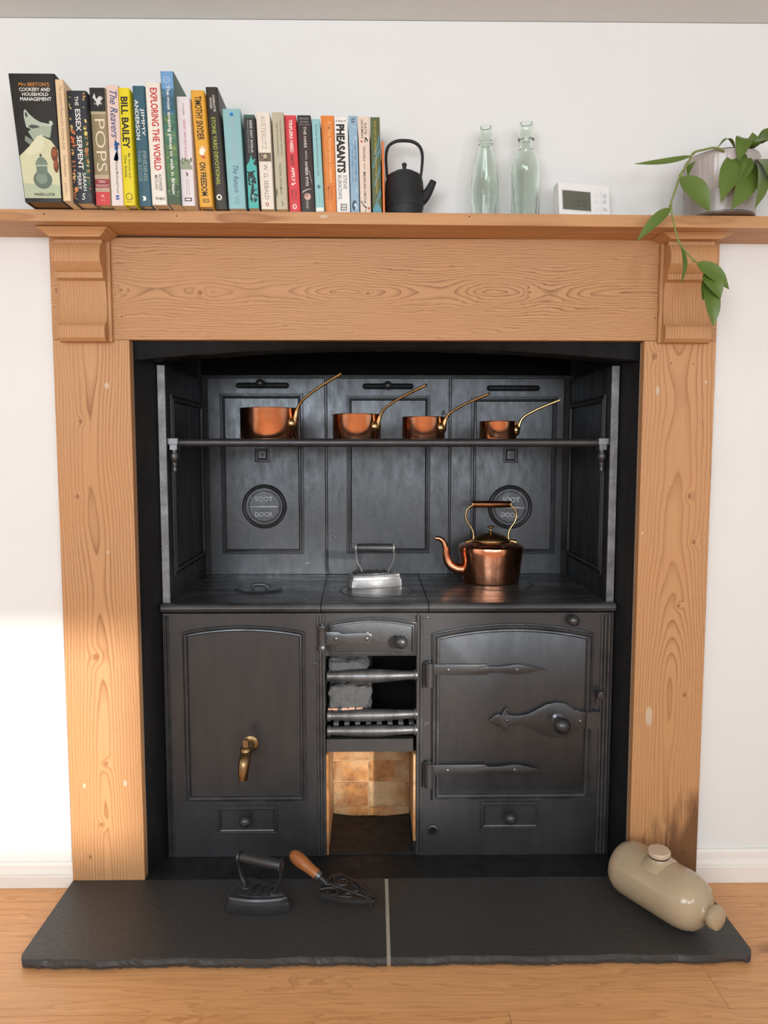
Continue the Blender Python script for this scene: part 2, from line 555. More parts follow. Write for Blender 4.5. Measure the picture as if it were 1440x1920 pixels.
def glass():
    k = NT('green_tinted_glass')
    v = k.coord()
    k.set(Base_Color=(0.905, 0.97, 0.93, 1), IOR=1.45, Roughness=0.02)
    k.b.inputs['Transmission Weight'].default_value = 1.0
    k.bump(k.noise(k.coord((1, 1, 0.35)), 60, 2), 0.35, 0.002)
    return k.m
M_GLASS = glass()
M_TEAPOT = iron('matt_black_teapot', 0.014, 0.55, streak='N', bump=0.15, spec=0.4)
M_PLAST = paint('white_plastic', srgb(236, 236, 236), 0.35)
M_PLASTG = paint('pale_grey_plastic', srgb(205, 207, 210), 0.4)
M_LCD = paint('lcd_screen', srgb(96, 100, 88), 0.25)
M_LCDD = paint('lcd_digits', srgb(84, 88, 77), 0.3)
def leaf_mat():
    k = NT('plant_leaf')
    v = k.coord()
    n = k.noise(v, 20, 3)
    oi = k.n('ObjectInfo')
    c = k.mix(n, (0.062, 0.118, 0.012, 1), (0.105, 0.175, 0.020, 1))
    c = k.mix(k.rng(oi.outputs['Random'], 0, 1, 0, 0.5), c, (0.145, 0.205, 0.048, 1))
    k.col(c)
    k.rough(0.38)
    k.b.inputs['Subsurface Weight'].default_value = 0.0
    k.bump(k.noise(k.coord((1, 1, 1)), 130, 2), 0.12, 0.001)
    return k.m
M_LEAF = leaf_mat()
M_STEM = paint('plant_stem', (0.20, 0.24, 0.06, 1), 0.5)
M_POT = paint('grey_glazed_pot', srgb(160, 156, 154), 0.3)
M_POTR = paint('ribbed_grey_glaze', srgb(178, 170, 166), 0.22)
M_POTB = paint('dark_pot_foot', srgb(92, 86, 84), 0.4)
M_RIM = paint('maroon_rim', srgb(96, 36, 48), 0.4)
M_SOIL = paint('potting_soil', (0.03, 0.02, 0.012, 1), 0.95)
M_PAGES = paint('book_pages', srgb(214, 200, 172), 0.8, 0.2)
M_PAGED = paint('browned_pages', srgb(126, 104, 76), 0.8, 0.2)
def turned_wood():
    k = NT('turned_wood_handle')
    n = k.noise(k.coord((30, 160, 160)), 1.0, 4)
    k.col(k.mix(n, (0.46, 0.17, 0.05, 1), (0.28, 0.085, 0.025, 1)))
    k.rough(0.35)
    return k.m
M_TURN = turned_wood()

# ------------------------------------------------------------------ the room
WALL_Y = 0.022
FLOOR_Z = -0.0195
CEIL_Z = 1.842
RX = 2.3
def struct(o): o['kind'] = 'structure'; return o
def multi_box(name, boxes, mat, parent=None, bev=0):
    bm = bmesh.new()
    for b in boxes: bm_box(bm, *b)
    bevel_bm(bm, bev)
    return from_bm(name, bm, mat, parent)
AXL, AXR = -0.549, 0.555          # sides of the fireplace opening
# chimney wall: one plastered face with the fireplace opening cut in it
def front_wall():
    bm = bmesh.new()
    out = [(-RX, FLOOR_Z), (-0.60, FLOOR_Z), (-0.60, 1.193), (0.60, 1.193), (0.60, FLOOR_Z), (RX, FLOOR_Z), (RX, CEIL_Z), (-RX, CEIL_Z)]
    bm_prism(bm, out, WALL_Y, 0.20, 'Y')
    return struct(from_bm('wall_front', bm, M_WALL))
front_wall()
struct(box('ceiling', -RX, RX, BACK, 0.20, CEIL_Z+0.001, CEIL_Z+0.1, M_CEIL))
struct(box('wall_left', -RX-0.1, -RX-0.001, BACK, 0.20, FLOOR_Z, CEIL_Z, M_WALL))
struct(box('wall_right', RX+0.001, RX+0.1, BACK, 0.20, FLOOR_Z, CEIL_Z, M_WALL))
def rear_wall():
    xs = sorted({-RX, RX, *[w[0] for w in WIN], *[w[1] for w in WIN]})
    bxs = []
    for a, b in zip(xs, xs[1:]):
        w = [q for q in WIN if q[0] <= a and q[1] >= b]
        if w:
            bxs += [(a, b, BACK-0.08, BACK, FLOOR_Z, w[0][2]), (a, b, BACK-0.08, BACK, w[0][3], CEIL_Z)]
        else: bxs.append((a, b, BACK-0.08, BACK, FLOOR_Z, CEIL_Z))
    return struct(multi_box('wall_rear', bxs, M_WALL))
rear_wall()
for i, (x0, x1, z0, z1) in enumerate(WIN):
    t = 0.03
    w = struct(multi_box('window_%d' % (i+1), [(x0, x0+t, BACK-0.07, BACK-0.03, z0, z1), (x1-t, x1, BACK-0.07, BACK-0.03, z0, z1),
               (x0+t, x1-t, BACK-0.07, BACK-0.03, z0, z0+t), (x0+t, x1-t, BACK-0.07, BACK-0.03, z1-t, z1)], M_SKIRT))
# oak floorboards
fl = bpy.data.objects.new('floor', None)
COL.objects.link(fl)
struct(fl)
struct(box('floor_base', -RX, RX, BACK, 0.02, FLOOR_Z-0.05, FLOOR_Z-0.016, M_SOOT, fl))
r = random.Random(3)
y1 = 0.0215
row = 0
edges = [0.0215, -0.0465, -0.2100]
while edges[-1] > BACK: edges.append(edges[-1]-0.163)
for a, b in zip(edges, edges[1:]):
    b = max(b, BACK)
    x = -RX
    cuts = [-RX]
    if row == 2: cuts += [-0.95, 0.598]
    elif row == 1: cuts += [-0.70, 1.10]
    else:
        c = -RX+r.uniform(0.5, 1.6)
        while c < RX-0.4:
            cuts.append(c); c += r.uniform(1.2, 1.9)
    cuts.append(RX)
    for p, q in zip(cuts, cuts[1:]):
        box('floorboard', p+0.0004, q-0.0004, b+0.0005, a-0.0005, FLOOR_Z-0.015, FLOOR_Z-r.uniform(0, 0.0003), M_OAK, fl, 0.0008, 1)
    row += 1
# skirting boards either side of the surround
def skirting(name, x0, x1, d):
    z0 = FLOOR_Z+0.0005
    za, zb, zc = d
    pts = [(WALL_Y-0.0005, z0), (0.003, z0), (0.003, za), (0.0055, za+0.002), (0.0055, za+0.006), (0.007, zb-0.002), (0.012, zb+0.004), (0.013, zc-0.006), (0.017, zc), (WALL_Y-0.0005, zc)]
    return struct(prism(name, pts, x0, x1, M_SKIRT, None, 'X', 0.0, 25))
skirting('baseboard_left', -RX+0.01, -0.7015, (0.0064, 0.0165, 0.0333))
skirting('baseboard_right', 0.7015, RX-0.01, (0.0172, 0.0275, 0.0534))

# the fireplace recess: splayed, painted masonry
struct(prism('wall_recess_left', [(-0.5995, 0.0235), (AXL, 0.0235), (-0.5135, 0.098), (-0.5135, 0.56), (-0.5995, 0.56)], 0.0, 1.50, M_DARK, None, 'Z', 0.003))
struct(prism('wall_recess_right', [(0.5995, 0.0235), (AXR, 0.0235), (0.5310, 0.098), (0.5310, 0.56), (0.5995, 0.56)], 0.0, 1.50, M_DARK, None, 'Z', 0.003))
struct(box('wall_recess_back', -0.512, 0.530, 0.52, 0.56, 0.0, 1.50, M_SOOT))
struct(box('ceiling_recess', -0.512, 0.530, 0.11, 0.519, 1.45, 1.50, M_SOOT))
def lintel():
    n = 40
    rows = []
    rr = random.Random(5)
    for i in range(n+1):
        t = i/n
        xa = AXL+0.001+(AXR-AXL-0.002)*t
        xb = -0.512+(0.529+0.512)*t
        arch = 1-(2*t-1)**2
        zb = 1.149+0.0285*arch+rr.uniform(-.0010, .0010)
        rows.append([(xa, 0.0240, 1.1925), (xa, 0.030, 0.5*(1.1925+zb)), (xa, 0.034, zb+0.002), (xa, 0.037, zb), (xb, 0.106, zb+0.003), (xb, 0.108, 1.449), (xa, 0.0240, 1.449)])
    vs_, fs = [], []
    m = 7
    for rw in rows: vs_ += rw
    for i in range(n):
        for j in range(m):
            k = (j+1) % m
            fs.append((i*m+j, (i+1)*m+j, (i+1)*m+k, i*m+k))
    fs.append(tuple(range(m))); fs.append(tuple(n*m+j for j in range(m))[::-1])
    bm = bmesh.new()
    bv = [bm.verts.new(v) for v in vs_]
    for f in fs: bm.faces.new([bv[i] for i in f])
    return struct(from_bm('wall_lintel', bm, M_LINT, None, 30))
lintel()
struct(prism('floor_recess', [(-0.699, 0.0015), (0.699, 0.0015), (0.699, 0.0205), (0.62, 0.0205), (0.62, 0.57), (-0.62, 0.57), (-0.62, 0.0205), (-0.699, 0.0205)], -0.018, -0.0002, M_DARK, None, 'Z'))
# bead of filler between timber and black masonry
struct(prism('trim_1', [(-0.5465, 0.0225), (-0.5405, 0.0225), (-0.5435, 0.034), (-0.5478, 0.036)], 0.0, 1.188, M_MORTAR, None, 'Z'))
struct(prism('trim_2', [(0.5530, 0.0225), (0.5470, 0.0225), (0.5500, 0.030), (0.5535, 0.032)], 0.0, 1.188, M_MORTAR, None, 'Z'))

# hearth: two slate slabs and the mortar joint between them
hearth = bpy.data.objects.new('floor_hearth', None)
COL.objects.link(hearth)
struct(hearth)
def slab(x0, x1, seed, outer):
    rr = random.Random(seed)
    n = 90
    vs_, fs = [], []
    zt = 0.0
    yb, yf = 0.0, -0.262
    chip = 0
    for i in range(n+1):
        t = i/n
        x = x0+(x1-x0)*t
        if rr.random() < 0.10: chip = rr.uniform(0.002, 0.006)
        chip *= 0.72
        j = rr.uniform(-0.0009, 0.0009)
        e = min(1.0, (abs(x-outer))/0.014)            # rounded outer corner
        yo = yf+0.014*(1-math.sqrt(max(0, 1-(1-e)**2)))
        wave = 0.0018*math.sin(x*23+seed)+0.0012*math.sin(x*61)
        vs_ += [(x, yb, zt), (x, yo+0.0035+wave+chip+j, zt), (x, yo+0.0012+wave*1.1+chip*0.7+j, zt-0.0018), (x, yo+wave, zt-0.008-chip*0.6),
                (x, yo+0.0015+wave+j*2, zt-0.016), (x, yo+0.007+wave, FLOOR_Z+0.0005), (x, yb, FLOOR_Z+0.0005)]
    m = 7
    for i in range(n):
        for j in range(m):
            k = (j+1) % m
            fs.append((i*m+j, (i+1)*m+j, (i+1)*m+k, i*m+k))
    fs.append(tuple(range(m))); fs.append(tuple(n*m+j for j in range(m))[::-1])
    bm = bmesh.new()
    bv = [bm.verts.new(v) for v in vs_]
    for f in fs: bm.faces.new([bv[i] for i in f])
    return from_bm('slate_slab', bm, M_SLATE, hearth, False)
slab(-0.700, -0.0035, 11, -0.700)
slab(0.0045, 0.700, 23, 0.700)
box('mortar_joint', -0.0033, 0.0043, -0.255, -0.0005, FLOOR_Z+0.0005, -0.0012, M_MORTAR, hearth, 0.0008)

# ------------------------------------------------------------------ pine surround
sur = thing('fireplace_surround', 'stripped pine fireplace surround with carved corbels and a mantel shelf around the black range', 'fireplace surround', (0, 0, 0))
PL = pine('pine_left_board', 'Z', -0.622, 0.010, 0.02, 0.10, 165, knots=[(0.51, -0.632, .008), (0.27, -0.618, .006), (0.13, -0.632, .005), (1.02, -0.648, .005), (0.86, -0.66, .005), (0.055, -0.66, .0045)],
          patches=[(1.0949, -0.5902, .005, 1.4), (0.2191, -0.6677, .004, 1.6), (0.2247, -0.5772, .005, 1.5), (0.74, -0.60, .003, 1.5)], seed=2, deep=0.85)
PR = pine('pine_right_board', 'Z', 0.628, 0.015, 0.02, 0.10, 165, knots=[(1.1576, 0.5693, .007), (0.86, 0.655, .005), (0.76, 0.668, .005), (0.42, 0.66, .005), (0.055, 0.668, .006), (0.62, 0.64, .004)],
          patches=[(0.3715, 0.5821, .008, 3.0), (1.0858, 0.5784, .0045, 2.0), (1.1039, 0.6818, .003, 1.2), (0.78, 0.555, .003, 1.2)], seed=5, stain=(0.26, 0.565, 0.11), crack=(0.6301, 0.13, 0.0026))
PF = pine('pine_frieze_board', 'X', 1.290, 0.004, 0.015, 0.13, 200, knots=[(-0.3897, 1.2881, .005), (-0.0385, 1.287, .004), (-0.555, 1.292, .004), (0.30, 1.290, .0035)], patches=[], seed=3, tint=0.94, ucen=0.05, deep=0.62, wfreq=2.6, jag=0.022)
PM = pine('pine_shelf', 'X', 1.41, 0.05, 0.01, 0.05, 110, seed=8, patches=[(-0.1241, 1.415, .003, 3)])
PC = pine('pine_corbel', 'Z', -0.75, 0.02, 0.0, 0.02, 190, seed=11, tint=0.97, ydep=0.15)
PC2 = pine('pine_corbel_right', 'Z', 0.75, 0.02, 0.0, 0.02, 190, seed=13, tint=0.97, ydep=0.15)
PCC = pine('pine_cap', 'X', 1.30, 0.02, 0.0, 0.02, 190, seed=15, ydep=0.2)
LEG_IN_L, LEG_IN_R = -0.5405, 0.5475
def leg(x0, x1, mat):
    return box('jamb_board', x0, x1, 0.0, 0.0215, 0.0004, 1.1895, mat, sur, 0.006, 3)
leg(-0.700, LEG_IN_L, PL)
leg(LEG_IN_R, 0.700, PR)
box('frieze_board', -0.700, 0.700, 0.0, 0.0215, 1.1905, 1.3985, PF, sur, 0.002)
SL = -0.005                       # the old shelf dips towards the right
def shelf_z(x): return 1.4232+SL*x
def mantel():
    bm = bmesh.new()
    bm_box(bm, -1.02, 1.03, -0.092, WALL_Y-0.0005, 1.4005, 1.4232)
    bevel_bm(bm, 0.002, 2)
    o = from_bm('mantel_shelf', bm, PM, sur, 40)
    for v in o.data.vertices: v.co.z += SL*v.co.x+(0.0007*math.sin(v.co.x*5) if v.co.z < 1.41 else 0)
    return o
mantel()
def nail(x, z, y, r=0.0014):
    lathe('nail_hole', [(0, 0.0003), (r*0.8, 0.0004), (r, 0)], M_SOOT, sur, (x, y, z), 'Y', 10)
for (x, z) in ((-0.6687,1.4179), (-0.4111,1.4149), (0.1613,1.4161)): nail(x, z, -0.092)
for (x, z) in ((-0.5544,1.2374), (0.6051,1.1431), (0.653,1.142), (0.5679,1.2376)): nail(x, z, 0.0, .0013)
def corbel(s, mat):
    z = lambda y: {449: 1.3865, 456: 1.3791, 462: 1.3702, 475: 1.3552, 490: 1.3395, 503: 1.3281, 510: 1.3223, 522: 1.3096, 527: 1.306, 545: 1.2879, 570: 1.2612, 595: 1.2338, 605: 1.2219, 611: 1.2144, 622: 1.2019, 633: 1.1904, 640: 1.1839}[y]
    p = [(-0.0003, z(449)), (-.031, z(449)), (-.031, z(456)), (-.036, z(456)-.001), (-.043, z(462)), (-.0475, z(475)), (-.0465, z(490)), (-.037, z(503)), (-.030, z(510)), (-.032, z(510)-.001), (-.032, z(522)), (-.024, z(522)-.001), (-.019, z(527)), (-.0145, z(545)), (-.013, z(570)), (-.0145, z(595)), (-.019, z(605)), (-.025, z(605)-.001), (-.030, z(611)), (-.032, z(622)), (-.030, z(633)), (-.022, z(640)), (-0.0003, z(640))]
    x0, x1 = (-0.676, -0.580) if s < 0 else (0.580, 0.676)
    c = prism('corbel', p, x0, x1, mat, sur, 'X', 0.0, 28)
    bxs = (-0.690, -0.5725) if s < 0 else (0.5725, 0.690)
    # plate behind the bracket
    box('corbel_plate', bxs[0] + (0.008 if s < 0 else 0), bxs[1] - (0 if s < 0 else 0.008), -0.009, -0.0004, z(640)+0.001, z(449)+0.002, mat, c, 0.002)
    # cap moulding, a cove that runs round three sides
    zt = 1.4003+SL*(x0+x1)/2-0.0006
    zb = z(449)+0.0003
    rows = []
    for f in range(7):
        t = f/6
        e = 0.003+0.024*(1-(1-t)**0.8)               # spreads to the top
        fr = 0.051+0.012*(1-math.cos(t*PI/2))+(0.0015 if f == 6 else 0)
        zz = zb+(zt-zb)*t
        rows.append([(x0-e*0.9, -0.0004, zz), (x0-e*0.9, -fr, zz), (x1+e*0.9, -fr, zz), (x1+e*0.9, -0.0004, zz)])
    bm = bmesh.new()
    rv = [[bm.verts.new(q) for q in rw] for rw in rows]
    for a, b in zip(rv, rv[1:]):
        for i in range(4):
            j = (i+1) % 4
            bm.faces.new((a[i], a[j], b[j], b[i]))
    bm.faces.new(rv[0]); bm.faces.new(rv[-1][::-1])
    from_bm('cap_moulding', bm, PCC, c, 25)
corbel(-1, PC)
corbel(1, PC2)

# ------------------------------------------------------------------ cast iron range
FY = 0.092                         # front face
HOB = 0.6095                       # top of the hob
BY = 0.478                         # face of the back panels
rg = thing('kitchen_range', 'black cast iron kitchen range with oven door, fire bars and hob set in the fireplace', 'range', (0, FY, 0))
XL, XR = -0.512, 0.528             # outer sides
FL, FR = -0.1405, 0.0760           # sides of the fire opening
P3 = [(0, 0), (0.0004, 0.0022), (0.0016, 0.0034), (0.0034, 0.0034), (0.0048, 0.0020), (0.0056, 0.0006), (0.0078, 0.0006), (0.0086, 0.0030), (0.0108, 0.0050), (0.0136, 0.0054), (0.0160, 0.0044), (0.0176, 0.0022), (0.0185, 0.0)]
def prof(w, h=1.0):
    return [(d*w/0.0185, q*h) for d, q in P3]
def screw(x, z, y, parent, r=0.0065, rot=0.6):
    s = lathe('screw', [(0, 0.0016), (r*0.85, 0.0014), (r, 0.0005), (r, -0.001)], M_IRONM, parent, (x, y, z), 'Y', 16)
    c, n = math.cos(rot), math.sin(rot)
    w = 0.0009
    raw('slot', [(x+c*r*.8-n*w, y-.00172, z+n*r*.8+c*w), (x+c*r*.8+n*w, y-.00172, z+n*r*.8-c*w), (x-c*r*.8+n*w, y-.00172, z-n*r*.8-c*w), (x-c*r*.8-n*w, y-.00172, z-n*r*.8+c*w)], [(0, 1, 2, 3)], M_SOOT, s)
def reeds(x0, x1, n, z0, z1, parent):
    w = (x1-x0)/n
    for i in range(n):
        x = x0+w*(i+.5)
        pts = [(x-w*.46, FY+.001), (x-w*.40, FY-.0025), (x, FY-.004), (x+w*.40, FY-.0025), (x+w*.46, FY+.001)]
        prism('reed', pts, z0, z1, M_BEAD, parent, 'Z', 0, 60)
def rivet(x, z, y, parent, r=0.0055, h=0.0035):
    return lathe('rivet', [(0, h), (r*.5, h*.88), (r*.85, h*.5), (r, 0)], M_IRONM, parent, (x, y, z), 'Y', 14, 60)
def fluted_knob(x, z, parent, r=0.015, name='knob', y=FY, mat=None):
    k = lathe(name, [(r*.55, -.001), (r*.50, r*.5), (r*.42, r*.9), (r*.8, r*1.2), (r, r*1.65), (r*.95, r*2.0), (r*.62, r*2.4), (r*.34, r*2.55)], mat or M_KNOB, parent, (x, y, z), 'Y', 48, 40, 12, 0.055)
    lathe('knob_tip', [(r*.34, r*2.5), (r*.30, r*2.68), (0, r*2.76)], mat or M_KNOB, k, (x, y, z), 'Y', 20, 50)
    return k

# left front: boiler
lf = box('boiler_front', XL, FL, FY, 0.40, 0.0005, 0.5845, M_IRON, rg, 0.002)
moulding('panel_moulding', arch_path(-0.4698, -0.1857, 0.1355, 0.5425, 0.5576), prof(0.0145, 1.5), FY, M_BEAD, lf)
reeds(XL+0.002, XL+0.014, 2, 0.004, 0.580, lf)
reeds(-0.1608, -0.1397, 3, 0.004, 0.580, lf)
screw(*(-0.163,0.4636), FY, lf, rot=0.2)
screw(*(-0.1605,0.3125), FY, lf, 0.0055, 1.2)
dp = moulding('damper_plate', rect_path(-0.3965, -0.2551, 0.0585, 0.1264), [(0, 0), (0.0005, 0.004), (0.0025, 0.0045), (0.004, 0.003), (0.006, 0.003), (0.0075, 0.0045), (0.010, 0.0035), (0.011, 0.0015)], FY, M_IRON, rg, fill=True)
fluted_knob(*(-0.3266,0.099), dp, 0.0145, mat=M_KNOB)
# brass tap
tx, tz = (-0.3152,0.277)
tap = tube('tap', smooth_path([(tx, FY-.002, tz), (tx, FY-.030, tz), (tx, FY-.062, tz-.002), (tx-.001, FY-.080, tz-.012), (tx-.002, FY-.086, tz-.030), (tx-.003, FY-.087, tz-.048)], 5), lerps([.0105, .0105, .0125, .013, .0115, .0095], 26), M_BRASSD, rg, 18)
tap['label'] = 'aged brass draw-off tap'
lathe('tap_flange', [(0, .006), (.016, .006), (.019, .004), (.019, 0)], M_BRASSD, tap, (tx, FY, tz), 'Y', 28)
lathe('tap_collar', [(.0125, -.010), (.0135, -.004), (.0125, 0.0), (.0135, .003), (.0125, .006), (.0120, .010), (.0085, .012)], M_BRASSD, tap, (tx, FY-.062, tz+.006), 'Z', 24)
box('tap_key', tx-.0055, tx+.0055, FY-.0675, FY-.0565, tz+.016, tz+.034, M_BRASSD, tap, 0.001)

# right front: oven
rf = box('oven_front', FR, XR, FY, 0.40, 0.0005, 0.5845, M_IRON, rg, 0.002)
reeds(0.0709, 0.0872, 2, 0.004, 0.580, rf)
reeds(0.4981, 0.5232, 3, 0.004, 0.580, rf)
screw(*(0.0981,0.5718), FY, rf, rot=0.1)
screw(*(0.0957,0.3214), FY, rf, rot=2.0)
rx, rz = (0.1108,0.0631)
lathe('vent_ring', [(.0085, -.001), (.0085, .003), (.010, .005), (.0135, .004), (.0150, 0)], M_IRON, rf, (rx, FY, rz), 'Y', 24)
lathe('vent_hole', [(0, .0005), (.0085, .0008)], M_SOOT, rf, (rx, FY, rz), 'Y', 20)
k1 = lathe('damper_knob', [(.006, 0), (.006, .008), (.0105, .012), (.0135, .018), (.0125, .025), (.007, .030), (0, .0315)], M_KNOB, rg, (*[0.4295], FY, 0.5704), 'Y', 24, 50)
dox0, dox1, doz0, dozc, doza = 0.1072, 0.4818, 0.1379, 0.538, 0.5599
door = prism('oven_door', arch_path(dox0, dox1, doz0, dozc, doza), FY-.006, FY-.0005, M_IRON, rg, 'Y', 0.0015)
moulding('door_moulding', inset(arch_path(dox0, dox1, doz0, dozc, doza), 0.002), prof(0.0165, 1.5), FY-.006, M_BEAD, door)
op = moulding('soot_plate', rect_path(0.224, 0.363, 0.0657, 0.1326), [(0, 0), (0.0005, 0.004), (0.0025, 0.0045), (0.004, 0.003), (0.006, 0.003), (0.0075, 0.0045), (0.010, 0.0035), (0.011, 0.0015)], FY, M_IRON, rg, fill=True)
fluted_knob(*(0.291,0.1024), op, 0.0145, mat=M_KNOB)
DY = FY-.013
def strap(y0, tipx, lx, barrel):
    """flat lance-ended strap hinge; y0 photo row already turned into height"""
    z = y0
    a, b = 0.1091, 0.2335
    pts = [(a, z+.0125), (b, z+.0125), (b, z+.0095), (b+.006, z+.007), (b+.030, z+.0075), (lx-.004, z+.0125), (lx+.010, z+.0110), (tipx, z),
           (lx+.010, z-.0110), (lx-.004, z-.0125), (b+.030, z-.0075), (b+.006, z-.0075), (b, z-.0100), (b, z-.0125), (a, z-.0125)]
    s = prism('strap_hinge', pts, DY-.0045, DY+.0005, M_IRON, rg, 'Y', 0.001)
    rivet(0.1435, z, DY-.0044, s)
    rivet(lx-.002, z, DY-.0044, s)
    bx = a-.0085
    h = lathe('hinge_barrel', [(0, 0), (.0105, 0), (.0105, barrel[1]-barrel[0]), (.004, barrel[1]-barrel[0]+.001), (.004, barrel[1]-barrel[0]+.005), (0, barrel[1]-barrel[0]+.0055)], M_IRON, s, (bx, DY-.003, barrel[0]), 'Z', 24)
strap(0.4556, 0.3692, 0.305, (0.4152, 0.4718))
strap(0.2169, 0.3624, 0.3024, (0.1751, 0.2331))
def latch():
    zc = 0.3349
    S = 1/815.0
    up = [(913, 0), (919, 3), (926, 10), (933, 12.5), (938, 10), (941, 16), (945, 22), (951, 25.5), (949, 17), (953, 11), (962, 9), (980, 10), (994, 14), (1008, 22), (1024, 31), (1044, 35), (1060, 33), (1072, 27), (1078, 20), (1086, 20), (1089, 16.5), (1101, 16.5)]
    X0 = 0.3424
    def tr(p, s): return (X0+(p[0]-1000)*1.2105e-3, zc+s*p[1]*1.2105e-3)
    pts = [tr(p, 1) for p in up]+[tr(p, -1) for p in reversed(up[1:])]
    l = prism('latch_plate', pts, DY-.0035, DY+.0005, M_IRON, rg, 'Y', 0.0008)
    rivet(*tr((950, 0), 1), DY-.0034, l)
    rivet(*tr((1090, -2), 1), DY-.0034, l)
    b0, b1 = tr((1101, 16.5), 1), tr((1127, -16.5), 1)
    box('latch_bar', b0[0], b1[0], DY-.007, DY+.008, b1[1], b0[1], M_IRON, l, 0.0015)
    kx, kz = tr((1047, 1), 1)
    lathe('latch_knob', [(.0165, -.001), (.0165, .003), (.010, .006), (.009, .018), (.014, .024), (.0185, .033), (.0190, .040), (.015, .049), (.007, .0535), (0, .0545)], M_KNOB, l, (kx, DY-.0035, kz), 'Y', 32, 50)
latch()
cx_, cz_ = (0.495,0.3965)
cp = lathe('catch_knob', [(.005, 0), (.005, .012), (.0085, .015), (.0105, .021), (.008, .028), (0, .030)], M_KNOB, rg, (cx_, FY, cz_), 'Y', 20, 50)
box('catch_lever', cx_-.005, cx_+.003, FY-.006, FY-.0005, cz_-.030, cz_+.004, M_IRON, cp, 0.001)

# middle: fire door, bars, ash pit
fcx0, fcx1 = FL+0.0015, FR-0.0015
head = box('fire_head', FL+0.0005, FR-0.0005, FY+0.004, 0.11, 0.4832, 0.5840, M_IRON, rg, 0.001)
fd_path = arch_path(-0.1292, 0.0712, 0.4857, 0.5631, 0.5752)
fdoor = prism('fire_door', fd_path, FY-.005, FY+.0035, M_IRON, rg, 'Y', 0.001)
moulding('door_moulding', inset(fd_path, 0.001), prof(0.010, 1.0), FY-.005, M_BEAD, fdoor)
kx, kz = (0.0348,0.5247)
fluted_knob(kx, kz, fdoor, 0.0155, y=FY-.005)
hz = 0.5287
ha, hb, hc = -0.1362, -0.1056, -0.0297
sp = prism('fire_door_hinge', [(ha, hz+.0155), (hb-.003, hz+.0155), (hb+.004, hz+.011), (hc-.016, hz+.0135), (hc-.012, hz+.0165), (hc-.010, hz+.0125), (hc-.003, hz+.009), (hc, hz), (hc-.003, hz-.009), (hc-.010, hz-.0125), (hc-.012, hz-.0165), (hc-.016, hz-.0135), (hb+.004, hz-.011), (hb-.003, hz-.0155), (ha, hz-.0155)], FY-.014, FY-.010, M_KNOB, rg, 'Y', 0.0008)
rivet(-0.1142, hz, FY-.0138, sp, 0.006)
rivet(-0.0432, hz, FY-.0138, sp, 0.006)
bx = -0.1454
z0_, z1_ = 0.4991, 0.5601
hh = z1_-z0_
lathe('hinge_barrel', [(.006, 0), (.0115, .001), (.0125, .006), (.0105, .011), (.0100, .014), (.0100, hh-.014), (.0105, hh-.011), (.0125, hh-.006), (.0115, hh-.001), (.005, hh), (.0045, hh+.004), (0, hh+.005)], M_KNOB, sp, (bx, FY-.010, z0_), 'Z', 24, 50)
def bar(zc, rm, dz=0):
    x0, x1 = -0.1332, 0.0687
    n = 25
    pts, rs = [], []
    for i in range(n):
        t = i/(n-1)
        s = math.sin(PI*t)**2
        pts.append((x0+(x1-x0)*t, FY+.002-.003*math.sin(PI*t), zc+dz*(t-.5)))
        rs.append(.0102+(rm-.0102)*s)
    b = tube('fire_bar', pts, rs, M_IRONM, rg, 20)
    for x, dd in ((x0, -1), (x1, 1)):
        lathe('bar_collar', [(0, -.003), (.0122, -.003), (.0132, .001), (.0122, .005), (0, .005)], M_IRONM, b, (x, FY+.002, zc+dz*(.5 if dd > 0 else -.5)), 'X', 20)
bar(0.4369, .0158, 0.002)
bar(0.3431, .0142, 0.004)
bar(0.3061, .0136, 0.002)
box('bottom_bar_plate', FL+.002, 0.0647, FY+.004, FY+.016, 0.2533, 0.2855, M_IRON, rg, 0.0015)
ledge = box('plate_lip', FL+.003, 0.0622, FY-.003, FY+.0035, 0.2816, 0.2868, M_IRON, rg, 0.001)
# firebox lining
box('firebox_back', FL+.0005, FR-.0005, 0.30, 0.315, 0.20, 0.583, M_SOOT, rg)
box('firebox_floor', FL+.0005, FR-.0005, 0.115, 0.299, 0.248, 0.256, M_SOOT, rg)
for i in range(8):
    x = FL+.018+i*.0255
    box('grate_bar', x, x+.0115, FY+.018, 0.135, 0.3079, 0.3182, M_FIREC, rg, 0.0015)
def lump(name, x0, x1, y0, y1, z0, z1, mat, parent, seed, amp=.004, cuts=5, rnd=0.10):
    bm = bmesh.new()
    bm_box(bm, x0, x1, y0, y1, z0, z1)
    bmesh.ops.subdivide_edges(bm, edges=bm.edges[:], cuts=cuts, use_grid_fill=True)
    from mathutils import noise
    c = Vector(((x0+x1)/2, (y0+y1)/2, (z0+z1)/2))
    h = Vector(((x1-x0)/2, (y1-y0)/2, (z1-z0)/2))
    for v in bm.verts:
        q = v.co-c
        u = Vector((q.x/h.x, q.y/h.y, q.z/h.z))
        rr_ = max(abs(u.x), abs(u.y), abs(u.z))
        k = 1-rnd*max(0, u.length-1.05)
        v.co = c+Vector((q.x*k, q.y*k, q.z*k))+noise.noise_vector(v.co*60+Vector((seed, 0, 0)))*amp
    return from_bm(name, bm, mat, parent, 60)
lump('fireclay_block', FL+.005, -0.0426, .125, .20, 0.4212, 0.4602, M_FIREC, rg, 1, .008, 9)
lump('fireclay_block', FL+.005, -0.0339, .12, .21, 0.3454, 0.4016, M_FIREC, rg, 4, .008, 9)
for i in range(9):
    x = FL+.010+i*.0085+random.uniform(-.002, .002)
    s = random.uniform(.003, .0055)
    lump('rubble', x-s*1.4, x+s*1.4, .113-s, .113+s, 0.3496-s*.7+.002*math.cos(i), 0.3496+s*.9, M_PINK if i % 4 != 3 else M_FIREC, rg, i, .0015, 2)
